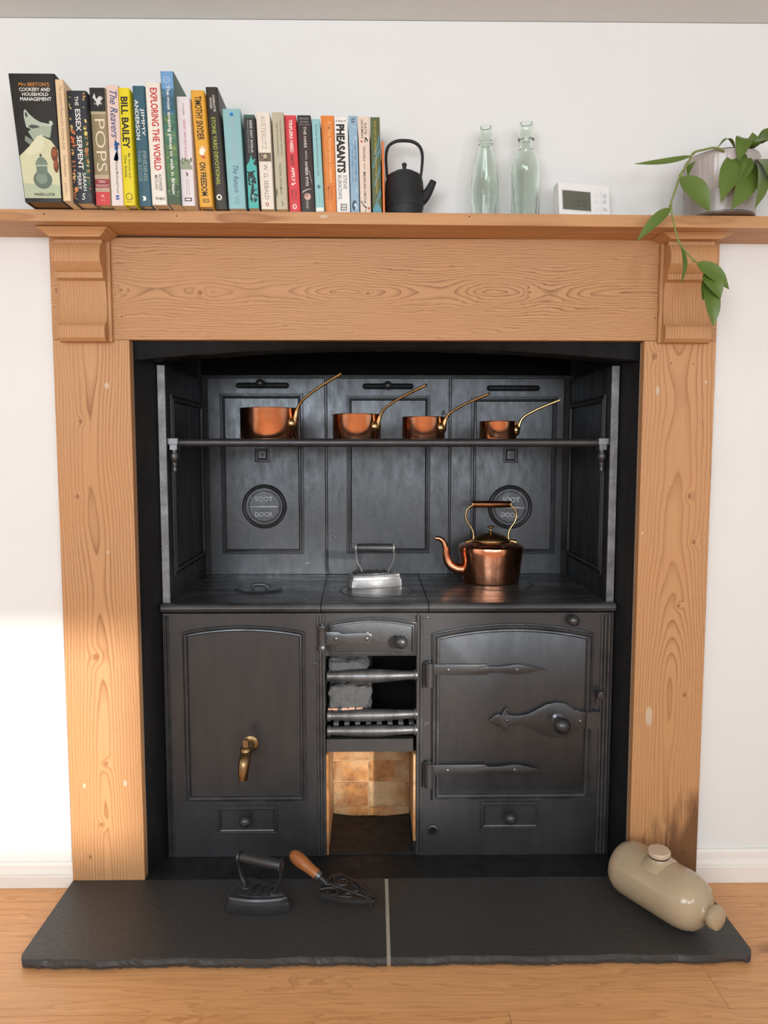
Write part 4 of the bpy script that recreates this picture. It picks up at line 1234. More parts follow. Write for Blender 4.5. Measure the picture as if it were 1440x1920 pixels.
class Book:
    def __init__(s, i, label, cover, hard=False, pages=None, sheet=None):
        s.y, s.tl, s.tr, s.bl, s.br = BOOKS[i]
        s.t = thing('book', label, 'book', ((s.bl[0]+s.br[0])/2, s.y, s.bl[1]), group='books standing on the mantel shelf')
        s.W = s.br[0]-s.bl[0]
        s.H = s.tl[1]-s.bl[1]
        s.n = 0
        cm = flat(cover, .38) if isinstance(cover, tuple) else cover
        depth = BOOK_BACK-s.y
        if i >= 24: depth = .105
        c = min(.0022 if hard else .0009, s.W*.14)
        rr_ = min(.0028 if hard else .0012, s.W*.2)
        ov = .0025 if hard else 0.0
        D = depth
        # plan of the case: spine with softened corners and two boards
        W = s.W
        outer = [(0, D), (0, rr_), (rr_*.3, rr_*.3), (rr_, 0), (W-rr_, 0), (W-rr_*.3, rr_*.3), (W, rr_), (W, D)]
        inner = [(W-c, D), (W-c, c+rr_*.6), (c, c+rr_*.6), (c, D)]
        pl = outer+inner
        bm = bmesh.new()
        lo = [bm.verts.new(s.at(x/W, 0, dy)) for x, dy in pl]
        hi = [bm.verts.new(s.at(x/W, 1, dy)) for x, dy in pl]
        n = len(pl)
        for k in range(n):
            q = (k+1) % n
            bm.faces.new((lo[k], lo[q], hi[q], hi[k]))
        for L_ in (lo, hi):
            # caps as strips so that the U stays clean
            for f in ((0, 1, 10, 11), (1, 2, 3, 10), (3, 4, 9, 10), (4, 5, 6, 9), (6, 7, 8, 9)):
                bm.faces.new([L_[q] for q in f])
        s.cover = from_bm('cover', bm, cm, s.t, 50)
        pm = pages or M_PAGES
        g = .0002
        bm = bmesh.new()
        e0, e1 = ov/s.H+.0005, 1-ov/s.H-.0005
        v = [bm.verts.new(s.at(x, tt, dy)) for tt in (e0, e1) for x, dy in (((c+g)/W, c+rr_*.6+g), (1-(c+g)/W, c+rr_*.6+g), (1-(c+g)/W, D-ov), ((c+g)/W, D-ov))]
        for f in ((0, 3, 2, 1), (4, 5, 6, 7), (0, 1, 5, 4), (1, 2, 6, 5), (2, 3, 7, 6), (3, 0, 4, 7)): bm.faces.new([v[q] for q in f])
        from_bm('pages', bm, pm, s.t)
        s.e = .00012
        s.batch = None
        s.let = 0
    def at(s, u, t, dy=0.0):
        b = (s.bl[0]+(s.br[0]-s.bl[0])*u, s.bl[1]); a = (s.tl[0]+(s.tr[0]-s.tl[0])*u, s.tl[1])
        return (b[0]+(a[0]-b[0])*t, s.y+dy, b[1]+(a[1]-b[1])*t)
    def poly(s, pts, c, name='printed_shape'):
        """flat printed patch on the spine; pts in spine units (0..1 across, 0..1 up)"""
        s.e += .00003
        q = [s.at(u, t, -s.e) for u, t in pts]
        if s.batch is not None: s.batch.append((q, flat(c, .4)))
        else: raw(name, q, [tuple(range(len(q)))[::-1]], flat(c, .4), s.cover)
    def band(s, t0, t1, c, u0=0.045, u1=0.955): s.poly([(u0, t0), (u1, t0), (u1, t1), (u0, t1)], c)
    def disc(s, u, t, ru, rt, c, n=16): s.poly([(u+ru*math.cos(2*PI*k/n), t+rt*math.sin(2*PI*k/n)) for k in range(n)], c)
    def flush(s, name, stuff=False):
        V, F, ms, fm = [], [], [], []
        for q, m in s.batch:
            if m not in ms: ms.append(m)
            F.append(tuple(range(len(V), len(V)+len(q)))[::-1]); V += q; fm.append(ms.index(m))
        s.batch = None
        o = raw(name, V, F, None, s.cover, False, ms, fm)
        if stuff: o['kind'] = 'stuff'
    def ring(s, u, t, r, w, c, n=18):
        k_ = s.W/s.H
        s.batch = []
        for k in range(n):
            a, b = 2*PI*k/n, 2*PI*(k+1)/n
            s.poly([(u+r*math.cos(a), t+r*k_*math.sin(a)), (u+r*math.cos(b), t+r*k_*math.sin(b)), (u+(r-w)*math.cos(b), t+(r-w)*k_*math.sin(b)), (u+(r-w)*math.cos(a), t+(r-w)*k_*math.sin(a))], c)
            s.e -= .00003
        s.flush('printed_ring')
    def leafs(s, seed, n, cols, u0, u1, t0, t1, size=.10):
        rr_ = random.Random(seed)
        k_ = s.W/s.H
        s.batch = []
        for _ in range(n):
            u, t = rr_.uniform(u0, u1), rr_.uniform(t0, t1)
            a = rr_.uniform(0, 2*PI); l = size*rr_.uniform(.6, 1.5); w = l*rr_.uniform(.3, .6)
            q = []
            for m in range(8):
                b = 2*PI*m/8
                x, y = l*math.cos(b), w*math.sin(b)
                q.append((min(.95, max(.05, u+x*math.cos(a)-y*math.sin(a))), min(.99, max(.01, t+k_*(x*math.sin(a)+y*math.cos(a))))))
            s.poly(q, rr_.choice(cols))
            s.e -= .000025
        s.flush('printed_pattern', True)
    def down(s, txt, u0, u1, t0, t1, c, off=0.0, shear=0.0):
        """lettering that reads from the top down: baseline on the left, u0..u1 across, from t1 down to t0"""
        v, f = text_mesh(txt, off, shear)
        s._let([(u0+(u1-u0)*b, t1-(t1-t0)*a) for a, b in v], f, c)
    def across(s, txt, u0, u1, t0, t1, c, off=0.0, shear=0.0):
        v, f = text_mesh(txt, off, shear)
        s._let([(u0+(u1-u0)*a, t0+(t1-t0)*b) for a, b in v], f, c)
    def _let(s, pts, f, c):
        raw('lettering', [s.at(u, t, -s.e-.00012) for u, t in pts], f, flat(c, .4), s.cover)
    def done(s): pass
W_, K_ = (240, 238, 232), (22, 22, 22)

b = Book(0, 'thick black and pale green book with a painted sauce boat, at the left end', (30, 30, 29), True, M_PAGED)
G1, G2, G3 = (170, 178, 150), (206, 205, 168), (120, 134, 118)
b.poly([(.03, .03), (.97, .03), (.97, .40), (.90, .44), (.82, .48), (.60, .52), (.30, .44), (.03, .36)], G2)
b.poly([(.03, .03), (.97, .03), (.97, .13), (.6, .15), (.3, .14), (.03, .15)], (178, 188, 158))
b.poly([(.30, .55), (.38, .50), (.46, .455), (.62, .52), (.80, .50), (.84, .56), (.86, .60), (.60, .615), (.42, .585)], (160, 172, 152))     # boat
b.poly([(.22, .52), (.20, .48), (.34, .44), (.46, .455), (.36, .49)], (128, 138, 124))                                                   # saucer
b.poly([(.24, .66), (.27, .585), (.42, .565), (.62, .59), (.78, .595), (.74, .615), (.60, .625), (.48, .65), (.36, .69), (.29, .725), (.25, .71)], (176, 188, 170))
b.poly([(.27, .69), (.29, .66), (.335, .672), (.30, .705)], (34, 36, 34))                                                                 # loop of the handle
b.poly([(.31, .588), (.42, .572), (.60, .588), (.52, .600), (.38, .606)], (74, 82, 72))
b.poly([(.70, .615), (.78, .592), (.86, .596), (.90, .615), (.86, .636), (.80, .632), (.82, .612), (.76, .612)], (190, 200, 182))
b.poly([(.14, .38), (.50, .515), (.62, .53), (.66, .44), (.58, .40), (.30, .36)], (214, 214, 182))
for u, t, ru, rt in ((.88, .375, .10, .060), (.90, .285, .08, .055)):
    b.disc(u, t, min(ru, .965-u), rt, (112, 56, 30)); b.disc(u-.01, t+.012, ru*.55, rt*.55, (150, 82, 42))
b.disc(.54, .175, .235, .072, (96, 112, 98), 24)
b.disc(.52, .185, .14, .045, (126, 142, 124), 20)
b.poly([(.40, .215), (.68, .215), (.67, .285), (.41, .285)], (108, 124, 110))
b.poly([(.385, .285), (.70, .285), (.68, .318), (.62, .345), (.54, .356), (.47, .345), (.41, .318)], (118, 134, 118))
b.poly([(.385, .280), (.70, .280), (.70, .290), (.385, .290)], (176, 190, 172))
b.disc(.54, .366, .03, .012, (62, 74, 64), 10)
for u, t in ((.50, .335), (.57, .338), (.63, .325), (.55, .322)): b.disc(u, t, .010, .0035, (50, 58, 50), 8)
b.across("Mrs BEETON'S", .21, .87, .900, .930, (206, 138, 62), .012)
b.across('COOKERY AND', .21, .88, .862, .890, W_, .014)
b.across('HOUSEHOLD', .265, .835, .826, .852, W_, .014)
b.across('MANAGEMENT', .21, .90, .788, .816, W_, .014)
b.across('WARD LOCK', .28, .83, .048, .070, (34, 40, 34), .012)
b.done()
b = Book(1, 'slim cream spine with faint brown script, beside the thick cookery book', (224, 196, 158), False)
b.down('The Country Flowers of a Victorian Lady', .30, .78, .42, .95, (150, 120, 88), 0, .3)
b.down('Fanny Robinson', .30, .75, .20, .38, (150, 120, 88), 0, .3)
b.down('and Hart', .34, .70, .05, .15, (170, 140, 108), 0)
b.done()
b = Book(2, 'dark navy book covered in golden flowers with white capital lettering', (40, 44, 52), True)
b.poly([(.55, .10), (.95, .14), (.95, .62), (.75, .66), (.58, .40)], (34, 62, 50))
cols = [(196, 170, 96), (168, 150, 88), (208, 120, 52), (178, 88, 44), (214, 196, 120), (90, 104, 62), (120, 122, 84)]
b.leafs(4, 40, cols, .07, .20, .02, .98, .075)
b.leafs(5, 46, cols, .80, .93, .02, .98, .075)
b.leafs(9, 6, [(208, 120, 52), (196, 96, 48)], .10, .26, .50, .66, .12)
b.disc(.86, .62, .09, .022, (206, 196, 104), 10); b.disc(.84, .47, .10, .026, (176, 120, 72), 10); b.disc(.20, .12, .10, .024, (206, 130, 60), 10)
b.down('THE', .40, .58, .865, .95, W_, .01)
b.down('ESSEX', .38, .64, .64, .835, W_, .016)
b.down('SERPENT', .38, .64, .30, .60, W_, .016)
b.down('SARAH', .56, .74, .11, .27, W_, .006)
b.down('PERRY', .30, .48, .12, .27, W_, .006)
b.across('S', .46, .64, .028, .085, W_, 0, .2)
b.done()
b = Book(3, 'olive-brown hardback with four large cream letters and a red foot', (150, 134, 102), True)
b.band(.0, .115, (206, 62, 66)); b.band(.115, .150, (186, 160, 138)); b.band(.150, .225, (150, 50, 52)); b.band(.225, .262, (188, 168, 138)); b.band(.775, .800, (184, 170, 138)); b.band(.800, 1.0, (30, 30, 31))
b.leafs(12, 9, [(190, 190, 190), (150, 150, 152)], .35, .70, .86, .92, .13)
b.poly([(.2, .92), (.32, .955), (.42, .90), (.60, .93), (.82, .91), (.62, .88), (.50, .84), (.40, .88)], (214, 214, 212))
b.down('POPS', .24, .86, .29, .735, (236, 222, 196), -.012)
b.across('TERRY', .25, .75, .192, .212, (232, 206, 196), .01)
b.across('TEACHOUT', .08, .92, .158, .178, (232, 206, 196), .01)
b.poly([(.36, .075), (.52, .095), (.62, .06), (.50, .075)], (232, 190, 186)); b.across('books', .36, .66, .038, .050, (232, 190, 186))
b.done()
b = Book(4, 'pale pink book with flowing blue script and a small blue figure', (224, 198, 186), False)
b.band(.0, .48, (226, 214, 206))
b.down('The Reavers', .26, .86, .565, .955, (58, 76, 128), .006, .35)
b.leafs(3, 8, [(52, 122, 190), (40, 100, 170)], .50, .70, .47, .53, .16)
b.poly([(.52, .545), (.62, .55), (.66, .52), (.86, .525), (.90, .51), (.66, .495), (.62, .46), (.60, .43), (.40, .405), (.36, .38), (.46, .40), (.56, .44), (.66, .44), (.72, .40), (.64, .37), (.76, .39), (.72, .47), (.52, .48)], (36, 70, 128))
b.disc(.60, .56, .08, .011, (206, 160, 132), 10)
b.down('George MacDonald Fraser', .44, .68, .10, .37, (70, 72, 84), .006)
b.band(.05, .088, (70, 96, 168), .38, .66); b.band(.066, .071, (226, 214, 206), .38, .66)
b.done()
b = Book(5, 'bright yellow book with bold black lettering', (226, 208, 28), True)
b.down('BILL BAILEY', .18, .80, .485, .925, (24, 24, 20), .03)
b.down('My Animals and', .52, .78, .235, .445, (70, 64, 20), .004)
b.down('Other Animals', .22, .48, .24, .43, (70, 64, 20), .004)
b.ring(.5, .075, .30, .07, (120, 108, 20)); b.poly([(.70, .05), (.78, .05), (.78, .058), (.70, .058)], (40, 36, 10)); b.band(.028, .033, (120, 108, 20), .22, .78)
b.done()
b = Book(6, 'teal blue book with white name lettering in two lines', (52, 92, 108), True)
b.down('JIMMY', .52, .84, .585, .815, W_, .008)
b.down('ANDERSON', .12, .42, .555, .885, W_, .010)
b.down('FINDING', .52, .80, .215, .46, (146, 160, 152), .006)
b.down('THE EDGE', .12, .40, .205, .47, (120, 142, 142), .006)
b.disc(.42, .065, .17, .020, W_, 20); b.poly([(.22, .052), (.34, .052), (.40, .065), (.34, .078), (.22, .078)], (52, 92, 108))
b.done()
b = Book(7, 'white book with large red capitals', (232, 226, 214), True)
b.down('EXPLORING THE WORLD', .30, .76, .285, .955, (196, 42, 50), .024)
b.down('ALEXANDER', .55, .75, .115, .255, (70, 66, 62), .004)
b.down('MAITLAND', .28, .48, .125, .245, (70, 66, 62), .004)
b.across('W&N', .24, .84, .040, .064, (30, 30, 30), .01)
b.done()
b = Book(8, 'tallest book, landscape photograph spine with blue sky above green hills', (62, 96, 84), False, M_PAGES)
b.band(.86, 1.0, (112, 160, 206)); b.band(.80, .87, (76, 116, 148)); b.band(.68, .81, (52, 96, 112)); b.band(.45, .69, (66, 118, 96)); b.band(.16, .46, (84, 122, 70)); b.band(0, .17, (66, 84, 58))
b.leafs(21, 70, [(92, 132, 86), (70, 112, 86), (120, 146, 92), (58, 92, 70), (104, 134, 70)], .08, .92, .05, .66, .16)
b.leafs(22, 22, [(64, 110, 140), (86, 134, 160), (52, 92, 112)], .08, .92, .68, .84, .16)
b.ring(.45, .935, .26, .05, (190, 214, 236)); b.across('AA', .32, .58, .927, .944, (190, 214, 236))
b.down('The most amazing places to walk in Britain', .30, .66, .075, .895, W_, .012)
b.done()
b = Book(9, 'pale lilac-white guide book with small pink capitals', (226, 218, 220), False)
b.leafs(31, 26, [(112, 130, 92), (140, 150, 118), (90, 108, 80)], .10, .90, .345, .43, .18)
b.poly([(.06, .37), (.5, .41), (.94, .365), (.94, .335), (.06, .335)], (150, 158, 134))
b.down('GREAT BRITISH WALKS', .42, .60, .44, .79, (196, 110, 140), .006)
b.down('Countryfile', .40, .58, .83, .94, (120, 110, 116), 0, .3)
b.poly([(.40, .315), (.62, .30), (.60, .265), (.52, .285), (.42, .262), (.46, .295)], (120, 100, 112))
b.down('Two hundred walks through', .56, .66, .10, .25, (150, 138, 144))
b.down('the beautiful landscape', .40, .50, .10, .25, (150, 138, 144))
b.band(.042, .075, (40, 36, 40), .24, .78); b.band(.050, .067, (226, 218, 220), .32, .70)
b.done()
b = Book(10, 'amber yellow book with black capitals and a small white bird', (226, 166, 56), True)
b.down('TIMOTHY SNYDER', .24, .76, .575, .95, (34, 28, 18), .022)
b.down('ON FREEDOM', .24, .70, .095, .385, (34, 28, 18), .024)
b.poly([(.50, .535), (.56, .50), (.70, .53), (.66, .49), (.86, .505), (.70, .47), (.60, .445), (.44, .44), (.34, .455), (.28, .48), (.38, .485), (.32, .505), (.44, .50)], (246, 240, 226))
b.poly([(.30, .455), (.44, .442), (.62, .445), (.78, .425), (.70, .415), (.46, .42)], (196, 92, 44))
b.band(.035, .068, (96, 70, 26), .30, .74); b.band(.041, .062, (226, 166, 56), .36, .68); b.across('BH', .38, .66, .043, .060, (96, 70, 26))
b.done()
b = Book(11, 'tall charcoal black book with lime green lettering', (52, 48, 44), True)
b.down('CHARLOTTE', .52, .70, .80, .935, W_, .008)
b.down('WOOD', .26, .44, .825, .915, W_, .008)
b.down('STONE YARD DEVOTIONAL', .28, .60, .195, .755, (176, 192, 62), .008)
b.disc(.40, .095, .22, .025, (232, 228, 218), 18); b.disc(.40, .095, .12, .014, (70, 64, 58), 12)
b.done()
b = Book(12, 'wide pale turquoise book with washed-out pink script', (142, 188, 192), False)
b.disc(.50, .945, .105, .019, (36, 122, 196), 18)
b.down('Victoria Hislop', .36, .66, .49, .915, (168, 176, 186), .008)
b.down('The Return', .38, .68, .165, .435, (62, 72, 110), 0, .35)
b.down('VII', .36, .66, .05, .13, (120, 150, 160), 0)
b.done()
b = Book(13, 'black book with a turquoise illustrated lower half', (44, 46, 48), False)
b.band(.0, .46, (74, 178, 172)); b.band(.965, 1.0, (60, 92, 84))
b.poly([(.06, .46), (.30, .50), (.52, .58), (.58, .52), (.90, .53), (.66, .48), (.94, .45), (.6, .44), (.3, .42), (.06, .43)], (74, 178, 172))
b.leafs(41, 16, [(30, 38, 40), (40, 60, 62)], .15, .85, .06, .40, .20)
b.poly([(.12, .36), (.34, .40), (.60, .38), (.80, .30), (.74, .27), (.54, .34), (.30, .34), (.22, .26), (.10, .30)], (34, 36, 38)); b.poly([(.20, .10), (.50, .30), (.62, .24), (.40, .06)], (34, 36, 38))
b.band(.10, .155, (40, 52, 54), .34, .66); b.band(.108, .147, (120, 190, 186), .40, .60)
b.down('EERIE EAST ANGLIA', .52, .74, .595, .94, (222, 222, 216), .008)
b.down('FEARFUL TALES OF FIELD AND FEN', .28, .40, .595, .94, (170, 172, 168))
b.done()
b = Book(14, 'cream paperback with a small sepia portrait across its middle', (232, 222, 208), False)
b.band(.495, .585, (112, 98, 80)); b.leafs(45, 10, [(80, 70, 58), (150, 134, 112)], .15, .85, .505, .575, .12); b.disc(.52, .548, .13, .022, (196, 178, 150), 12)
b.down('AUSTERLITZ', .32, .66, .62, .965, (172, 156, 138), -.006)
b.down('W. G. SEBALD', .34, .66, .10, .465, (128, 112, 96), -.004)
b.disc(.48, .05, .13, .022, (150, 70, 66), 16); b.disc(.48, .05, .06, .014, (232, 222, 208), 12)
b.done()
b = Book(15, 'grey-green paperback with brown handwritten title', (188, 180, 156), False)
b.down('my grandmother sends her', .60, .80, .55, .915, (104, 96, 78), .004, .1)
b.down('regards and apologises', .28, .48, .55, .90, (104, 96, 78), .004, .1)
b.down('FREDRIK BACKMAN', .40, .60, .155, .475, (96, 90, 78), .002)
b.poly([(.42, .09), (.56, .06), (.50, .03), (.62, .045), (.58, .075)], (60, 54, 46)); b.poly([(.05, .12), (.16, .16), (.14, .22), (.05, .20)], (70, 66, 54))
b.done()
b = Book(16, 'red paperback with white capitals', (214, 66, 72), False)
b.down('TRIFLERS NEED', .36, .64, .615, .955, (244, 236, 230), .022)
b.down('NOT', .34, .62, .48, .585, (44, 34, 36), .012)
b.down('APPLY', .36, .64, .31, .46, (244, 236, 230), .022)
b.disc(.42, .285, .11, .013, (244, 236, 230), 10); b.disc(.62, .295, .07, .008, (244, 236, 230), 8)
b.down('CAMILLA', .56, .72, .12, .235, (120, 30, 38)); b.down('BRUCE', .26, .42, .13, .225, (120, 30, 38))
b.disc(.48, .05, .19, .026, (240, 226, 220), 16); b.disc(.48, .05, .11, .016, (214, 66, 72), 12)
b.done()
b = Book(17, 'dark brown paperback with a pale shell near its foot', (54, 44, 44), False)
b.band(.905, 1.0, (40, 38, 40)); b.band(.900, .908, (120, 112, 108))
b.across('EDMUND', .16, .84, .955, .975, (170, 166, 160)); b.across('DE WAAL', .20, .84, .922, .942, (170, 166, 160))
b.down('THE HARE', .42, .62, .665, .885, (222, 214, 204), .010)
b.down('WITH', .46, .60, .545, .635, (222, 214, 204)); b.down('AMBER EYES', .42, .62, .265, .525, (222, 214, 204), .010)
b.disc(.50, .155, .24, .036, (206, 172, 158), 16); b.disc(.42, .17, .14, .020, (176, 132, 120), 12)
b.poly([(.62, .44), (.72, .42), (.84, .33), (.88, .27), (.80, .34), (.70, .41)], (200, 190, 180)); b.poly([(.08, .19), (.20, .215), (.5, .235), (.92, .24), (.5, .225), (.2, .20)], (196, 186, 176))
b.down('VINTAGE', .38, .54, .03, .115, (216, 208, 200))
b.done()
b = Book(18, 'thin duck-egg blue paperback with a white foot', (148, 196, 198), False)
b.band(0, .045, (232, 232, 224))
b.down('Ken Kesey  One Flew Over the Cuckoo\u2019s Nest', .36, .62, .385, .945, (62, 92, 100), .004)
b.ring(.5, .27, .20, .06, (72, 112, 120)); b.disc(.5, .27, .10, .018, (72, 112, 120), 10)
b.band(.10, .22, (120, 170, 174), .48, .52)
b.done()
b = Book(19, 'orange paperback with pale orange lettering', (226, 132, 60), False)
b.down('A Most Remarkable Creature', .52, .78, .32, .945, (246, 196, 130), .006)
b.down('The hidden life and epic journey', .34, .44, .34, .93, (240, 180, 112))
b.down('of the world\u2019s smartest birds', .22, .31, .34, .80, (240, 180, 112))
b.down('Jonathan', .54, .74, .145, .295, (160, 84, 36), .004); b.down('Meiburg', .28, .48, .15, .28, (160, 84, 36), .004)
b.band(.03, .11, (236, 160, 96), .50, .56)
b.done()
b = Book(20, 'white paperback with very heavy black capitals', (238, 236, 232), False)
b.across('A Nye of', .10, .86, .948, .975, (40, 40, 40), .012)
b.down('PHEASANTS', .12, .76, .43, .93, (26, 26, 26), .05)
b.down('STEVE', .54, .80, .26, .405, (120, 120, 120), .012); b.down('BURROWS', .14, .42, .155, .405, (120, 120, 120), .012)
b.band(.035, .108, (60, 60, 60), .30, .76); b.band(.042, .068, (238, 236, 232), .35, .71); b.band(.075, .101, (238, 236, 232), .35, .71)
b.across('POINT', .37, .69, .079, .097, (60, 60, 60)); b.across('BLANK', .37, .69, .046, .064, (60, 60, 60))
b.done()
b = Book(21, 'powder blue paperback with a dark swirl at its foot', (146, 178, 200), False)
b.leafs(51, 18, [(160, 190, 210), (132, 164, 190)], .15, .85, .1, .9, .25)
b.band(.93, .975, (86, 102, 116), .34, .66); b.poly([(.42, .945), (.5, .965), (.58, .94), (.5, .95)], (220, 230, 236))
b.down('JOANNE HARRIS', .54, .80, .34, .765, (86, 116, 144), -.004)
b.down('A Cat, a Hat and a Piece of String', .26, .42, .33, .785, (70, 92, 116), 0, .2)
b.disc(.45, .085, .30, .055, (62, 80, 100), 16); b.disc(.56, .075, .20, .038, (188, 208, 220), 14); b.disc(.42, .060, .12, .020, (62, 80, 100), 10)
b.done()
b = Book(22, 'pale pink paperback with black lettering and red stars', (228, 208, 192), False)
b.down('KATIE', .54, .74, .815, .93, (48, 42, 40), .006); b.down('HICKMAN', .24, .44, .78, .965, (48, 42, 40), .006)
def star(bk, u, t, r, c):
    k_ = bk.W/bk.H
    bk.poly([(u+(r if m % 2 == 0 else r*.42)*math.sin(PI*m/5+.3), t+k_*(r if m % 2 == 0 else r*.42)*math.cos(PI*m/5+.3)) for m in range(10)], c)
star(b, .26, .745, .16, (190, 64, 70)); star(b, .80, .06, .17, (190, 64, 70))
b.poly([(.56, .79), (.70, .785), (.84, .76), (.80, .735), (.68, .765), (.56, .76), (.50, .735), (.62, .74)], (44, 36, 34))
b.poly([(.08, .13), (.14, .14), (.30, .10), (.60, .07), (.66, .08), (.58, .055), (.30, .085)], (44, 36, 34))
b.down('TRAVELS', .38, .58, .545, .70, (48, 42, 40), .008); b.down('WITH A', .42, .54, .455, .525, (48, 42, 40), .004)
b.down('MEXICAN CIRCUS', .36, .58, .11, .435, (48, 42, 40), .014)
b.poly([(.46, .04), (.56, .05), (.52, .015), (.46, .02)], (120, 104, 92))
b.done()
b = Book(23, 'olive green paperback with gold lettering and blue streaks', (88, 100, 62), False)
for u0, t0 in ((.1, .05), (.2, .30), (.05, .48), (.3, .62)):
    b.poly([(max(.05, u0), t0), (min(.95, u0+.35), t0+.10), (.94, t0+.22), (.94, t0+.16), (min(.95, u0+.5), t0+.08), (min(.9, u0+.12), t0-.01)], (84, 134, 152))
b.poly([(.05, .0), (.95, .0), (.95, .05), (.6, .12), (.05, .06)], (92, 150, 164))
b.down('OUR LADY OF THE NILE', .36, .60, .62, .965, (186, 166, 52), .010)
b.down('SCHOLASTIQUE MUKASONGA', .36, .60, .215, .595, (186, 166, 52), .010)
b.down('daunt', .40, .60, .09, .17, (128, 140, 90))
b.done()
b = Book(24, 'very thin orange booklet wedged against the black teapot', (226, 122, 62), False)
b.done()

# ------------------------------------------------------------------ black teapot
TPX, TPY = 0.0353, -.045
tz0 = shelf_z(TPX)+.0005
SC = .000985*1.10
tpt = thing('teapot', 'small matt black cast iron teapot with a high hoop handle beside the books', 'teapot', (TPX, TPY, tz0))
def TP(dx, dz): return (TPX+dx, TPY, tz0+dz)
R0 = .0375
tb = lathe('teapot_body', [(0, 0), (R0-.003, 0), (R0-.0015, .001), (R0+.0003, .0215), (R0+.0012, .0225), (R0+.0015, .050), (R0+.0005, .070), (R0-.002, .0825), (R0-.006, .0860), (.026, .0865), (0, .0865)], M_TEAPOT, tpt, (TPX, TPY, tz0), 'Z', 56, 30)
lathe('band', [(R0-.0003, .0205), (R0+.0012, .0208), (R0+.0012, .0222), (R0-.0003, .0225)], M_TEAPOT, tb, (TPX, TPY, tz0), 'Z', 56)
ld_ = lathe('lid', [(.027, .0866), (.0265, .0885), (.020, .0925), (.010, .0950), (0, .0955)], M_TEAPOT, tpt, (TPX, TPY, tz0), 'Z', 40)
lathe('lid_knob', [(.0055, .0945), (.0035, .0975), (.0040, .1030), (.0052, .1075), (.0040, .1100), (0, .1110)], M_TEAPOT, ld_, (TPX, TPY, tz0), 'Z', 20, 50)
hp = smooth_path([TP(-.0345, .083), TP(-.0358, .100), TP(-.0366, .125), TP(-.032, .1425), TP(-.018, .1520), TP(.000, .1540), TP(.018, .1515), TP(.031, .1420), TP(.0362, .125), TP(.0350, .100), TP(.0330, .083)], 6)
tube('hoop_handle', hp, lerps([.0026, .0026, .0028, .0030, .0032, .0033, .0033, .0032, .0030, .0027, .0026], len(hp)), M_TEAPOT, tpt, 12)
sp_ = smooth_path([TP(.030, .036), TP(.040, .044), TP(.050, .058), TP(.0585, .0755)], 6)
tube('spout', sp_, lerps([.013, .011, .0085, .0068], len(sp_)), M_TEAPOT, tpt, 18)

# ------------------------------------------------------------------ two old glass bottles
def glass_bottle(x, y, prof_, label, marks):
    z0 = shelf_z(x)+.0005
    t = thing('glass_bottle', label, 'bottle', (x, y, z0), group='old glass bottles on the mantel shelf')
    w = .0030
    inner = [(max(.0, r-w), h) for r, h in prof_ if h > .008]
    pr_ = [(0, .003), *[(r, h) for r, h in prof_]]
    full = [(0, .0025), (prof_[0][0]-.006, .0020)]+prof_+[(prof_[-1][0]-w, prof_[-1][1])]+[(r-w, h) for r, h in reversed(prof_) if h > .010 and r-w > .004]+[(prof_[0][0]-w-.004, .0085), (0, .0105)]
    b_ = lathe('bottle_glass', full, M_GLASS, t, (x, y, z0), 'Z', 56, 40)
    return t, b_, z0
H1 = .188
t1, g1, z1g = glass_bottle(0.2007, -.028, [(.0245, 0), (.0272, .003), (.0278, .010), (.0280, .060), (.0278, .078), (.0262, .096), (.0225, .116), (.0180, .134), (.0142, .147), (.0130, .153), (.0145, .1545), (.0148, .158), (.0135, .160), (.0140, .1625), (.0140, .178), (.0145, .181), (.0142, .185), (.0125, .188)], 'pale green glass bottle with sloping shoulders, next to the teapot', None)
t2, g2, z2g = glass_bottle(0.2827, -.030, [(.0250, 0), (.0275, .003), (.0283, .010), (.0287, .100), (.0282, .112), (.0262, .124), (.0215, .1345), (.0160, .141), (.0132, .146), (.0128, .160), (.0135, .1625), (.0165, .164), (.0168, .169), (.0155, .172), (.0158, .186), (.0150, .192), (.0135, .1955)], 'taller pale green glass bottle with round shoulders, next to the thermostat', None)
def emboss(parent, txt, x, y, R_, zt, zb_, hgt, phi0):
    """raised letters that run down the side of a bottle"""
    v, f = text_mesh(txt, .01, .25)
    n = len(v)
    vs_ = []
    for lift in (-.0004, .0007):
        for a, b in v:
            ph = phi0+(b-.5)*hgt/R_
            vs_.append((x+math.sin(ph)*(R_+lift), y-math.cos(ph)*(R_+lift), zt-(zt-zb_)*a))
    fs = [tuple(q+n for q in p) for p in f]
    edge = {}
    for q in f:
        for i, j in zip(q, q[1:]+q[:1]):
            if (j, i) in edge: del edge[(j, i)]
            else: edge[(i, j)] = 1
    fs += [(j+n, i+n, i, j) for i, j in edge]
    raw('embossed_lettering', vs_, fs, M_GLASS, parent)
emboss(g1, 'Bellamys', 0.2007, -.028, .0279, z1g+.082, z1g+.012, .010, .15)

# ------------------------------------------------------------------ thermostat
thx, thy = 0.403, -.043
thz = shelf_z(thx)+.0010
th = thing('thermostat', 'white room thermostat with a grey display, leaning back on the shelf', 'thermostat', (thx, thy, thz), (math.radians(-7), 0, math.radians(13)))
TW, TH, TD = .1135, .077, .020
box('case', -TW/2, TW/2, 0, TD, .0035, TH, M_PLAST, th, .003, 3)
box('foot', -TW/2+.004, TW/2-.004, -.002, .036, 0, .0033, M_PLAST, th, .001)
scr = box('bezel', -TW*.44, TW*.135, -.0008, .001, .0205, .0620, M_PLASTG, th, .0005)
box('display', -TW*.425, TW*.120, -.0012, -.0009, .0220, .0605, M_LCD, th)
v, f = text_mesh('20:5', .0)
raw('digits', [(-TW*.24+a*.030, -.0014, .030+b*.014) for a, b in v], f, M_LCDD, th)
box('groove', TW*.335, TW*.342, -.0003, .0005, .018, .066, M_PLASTG, th)
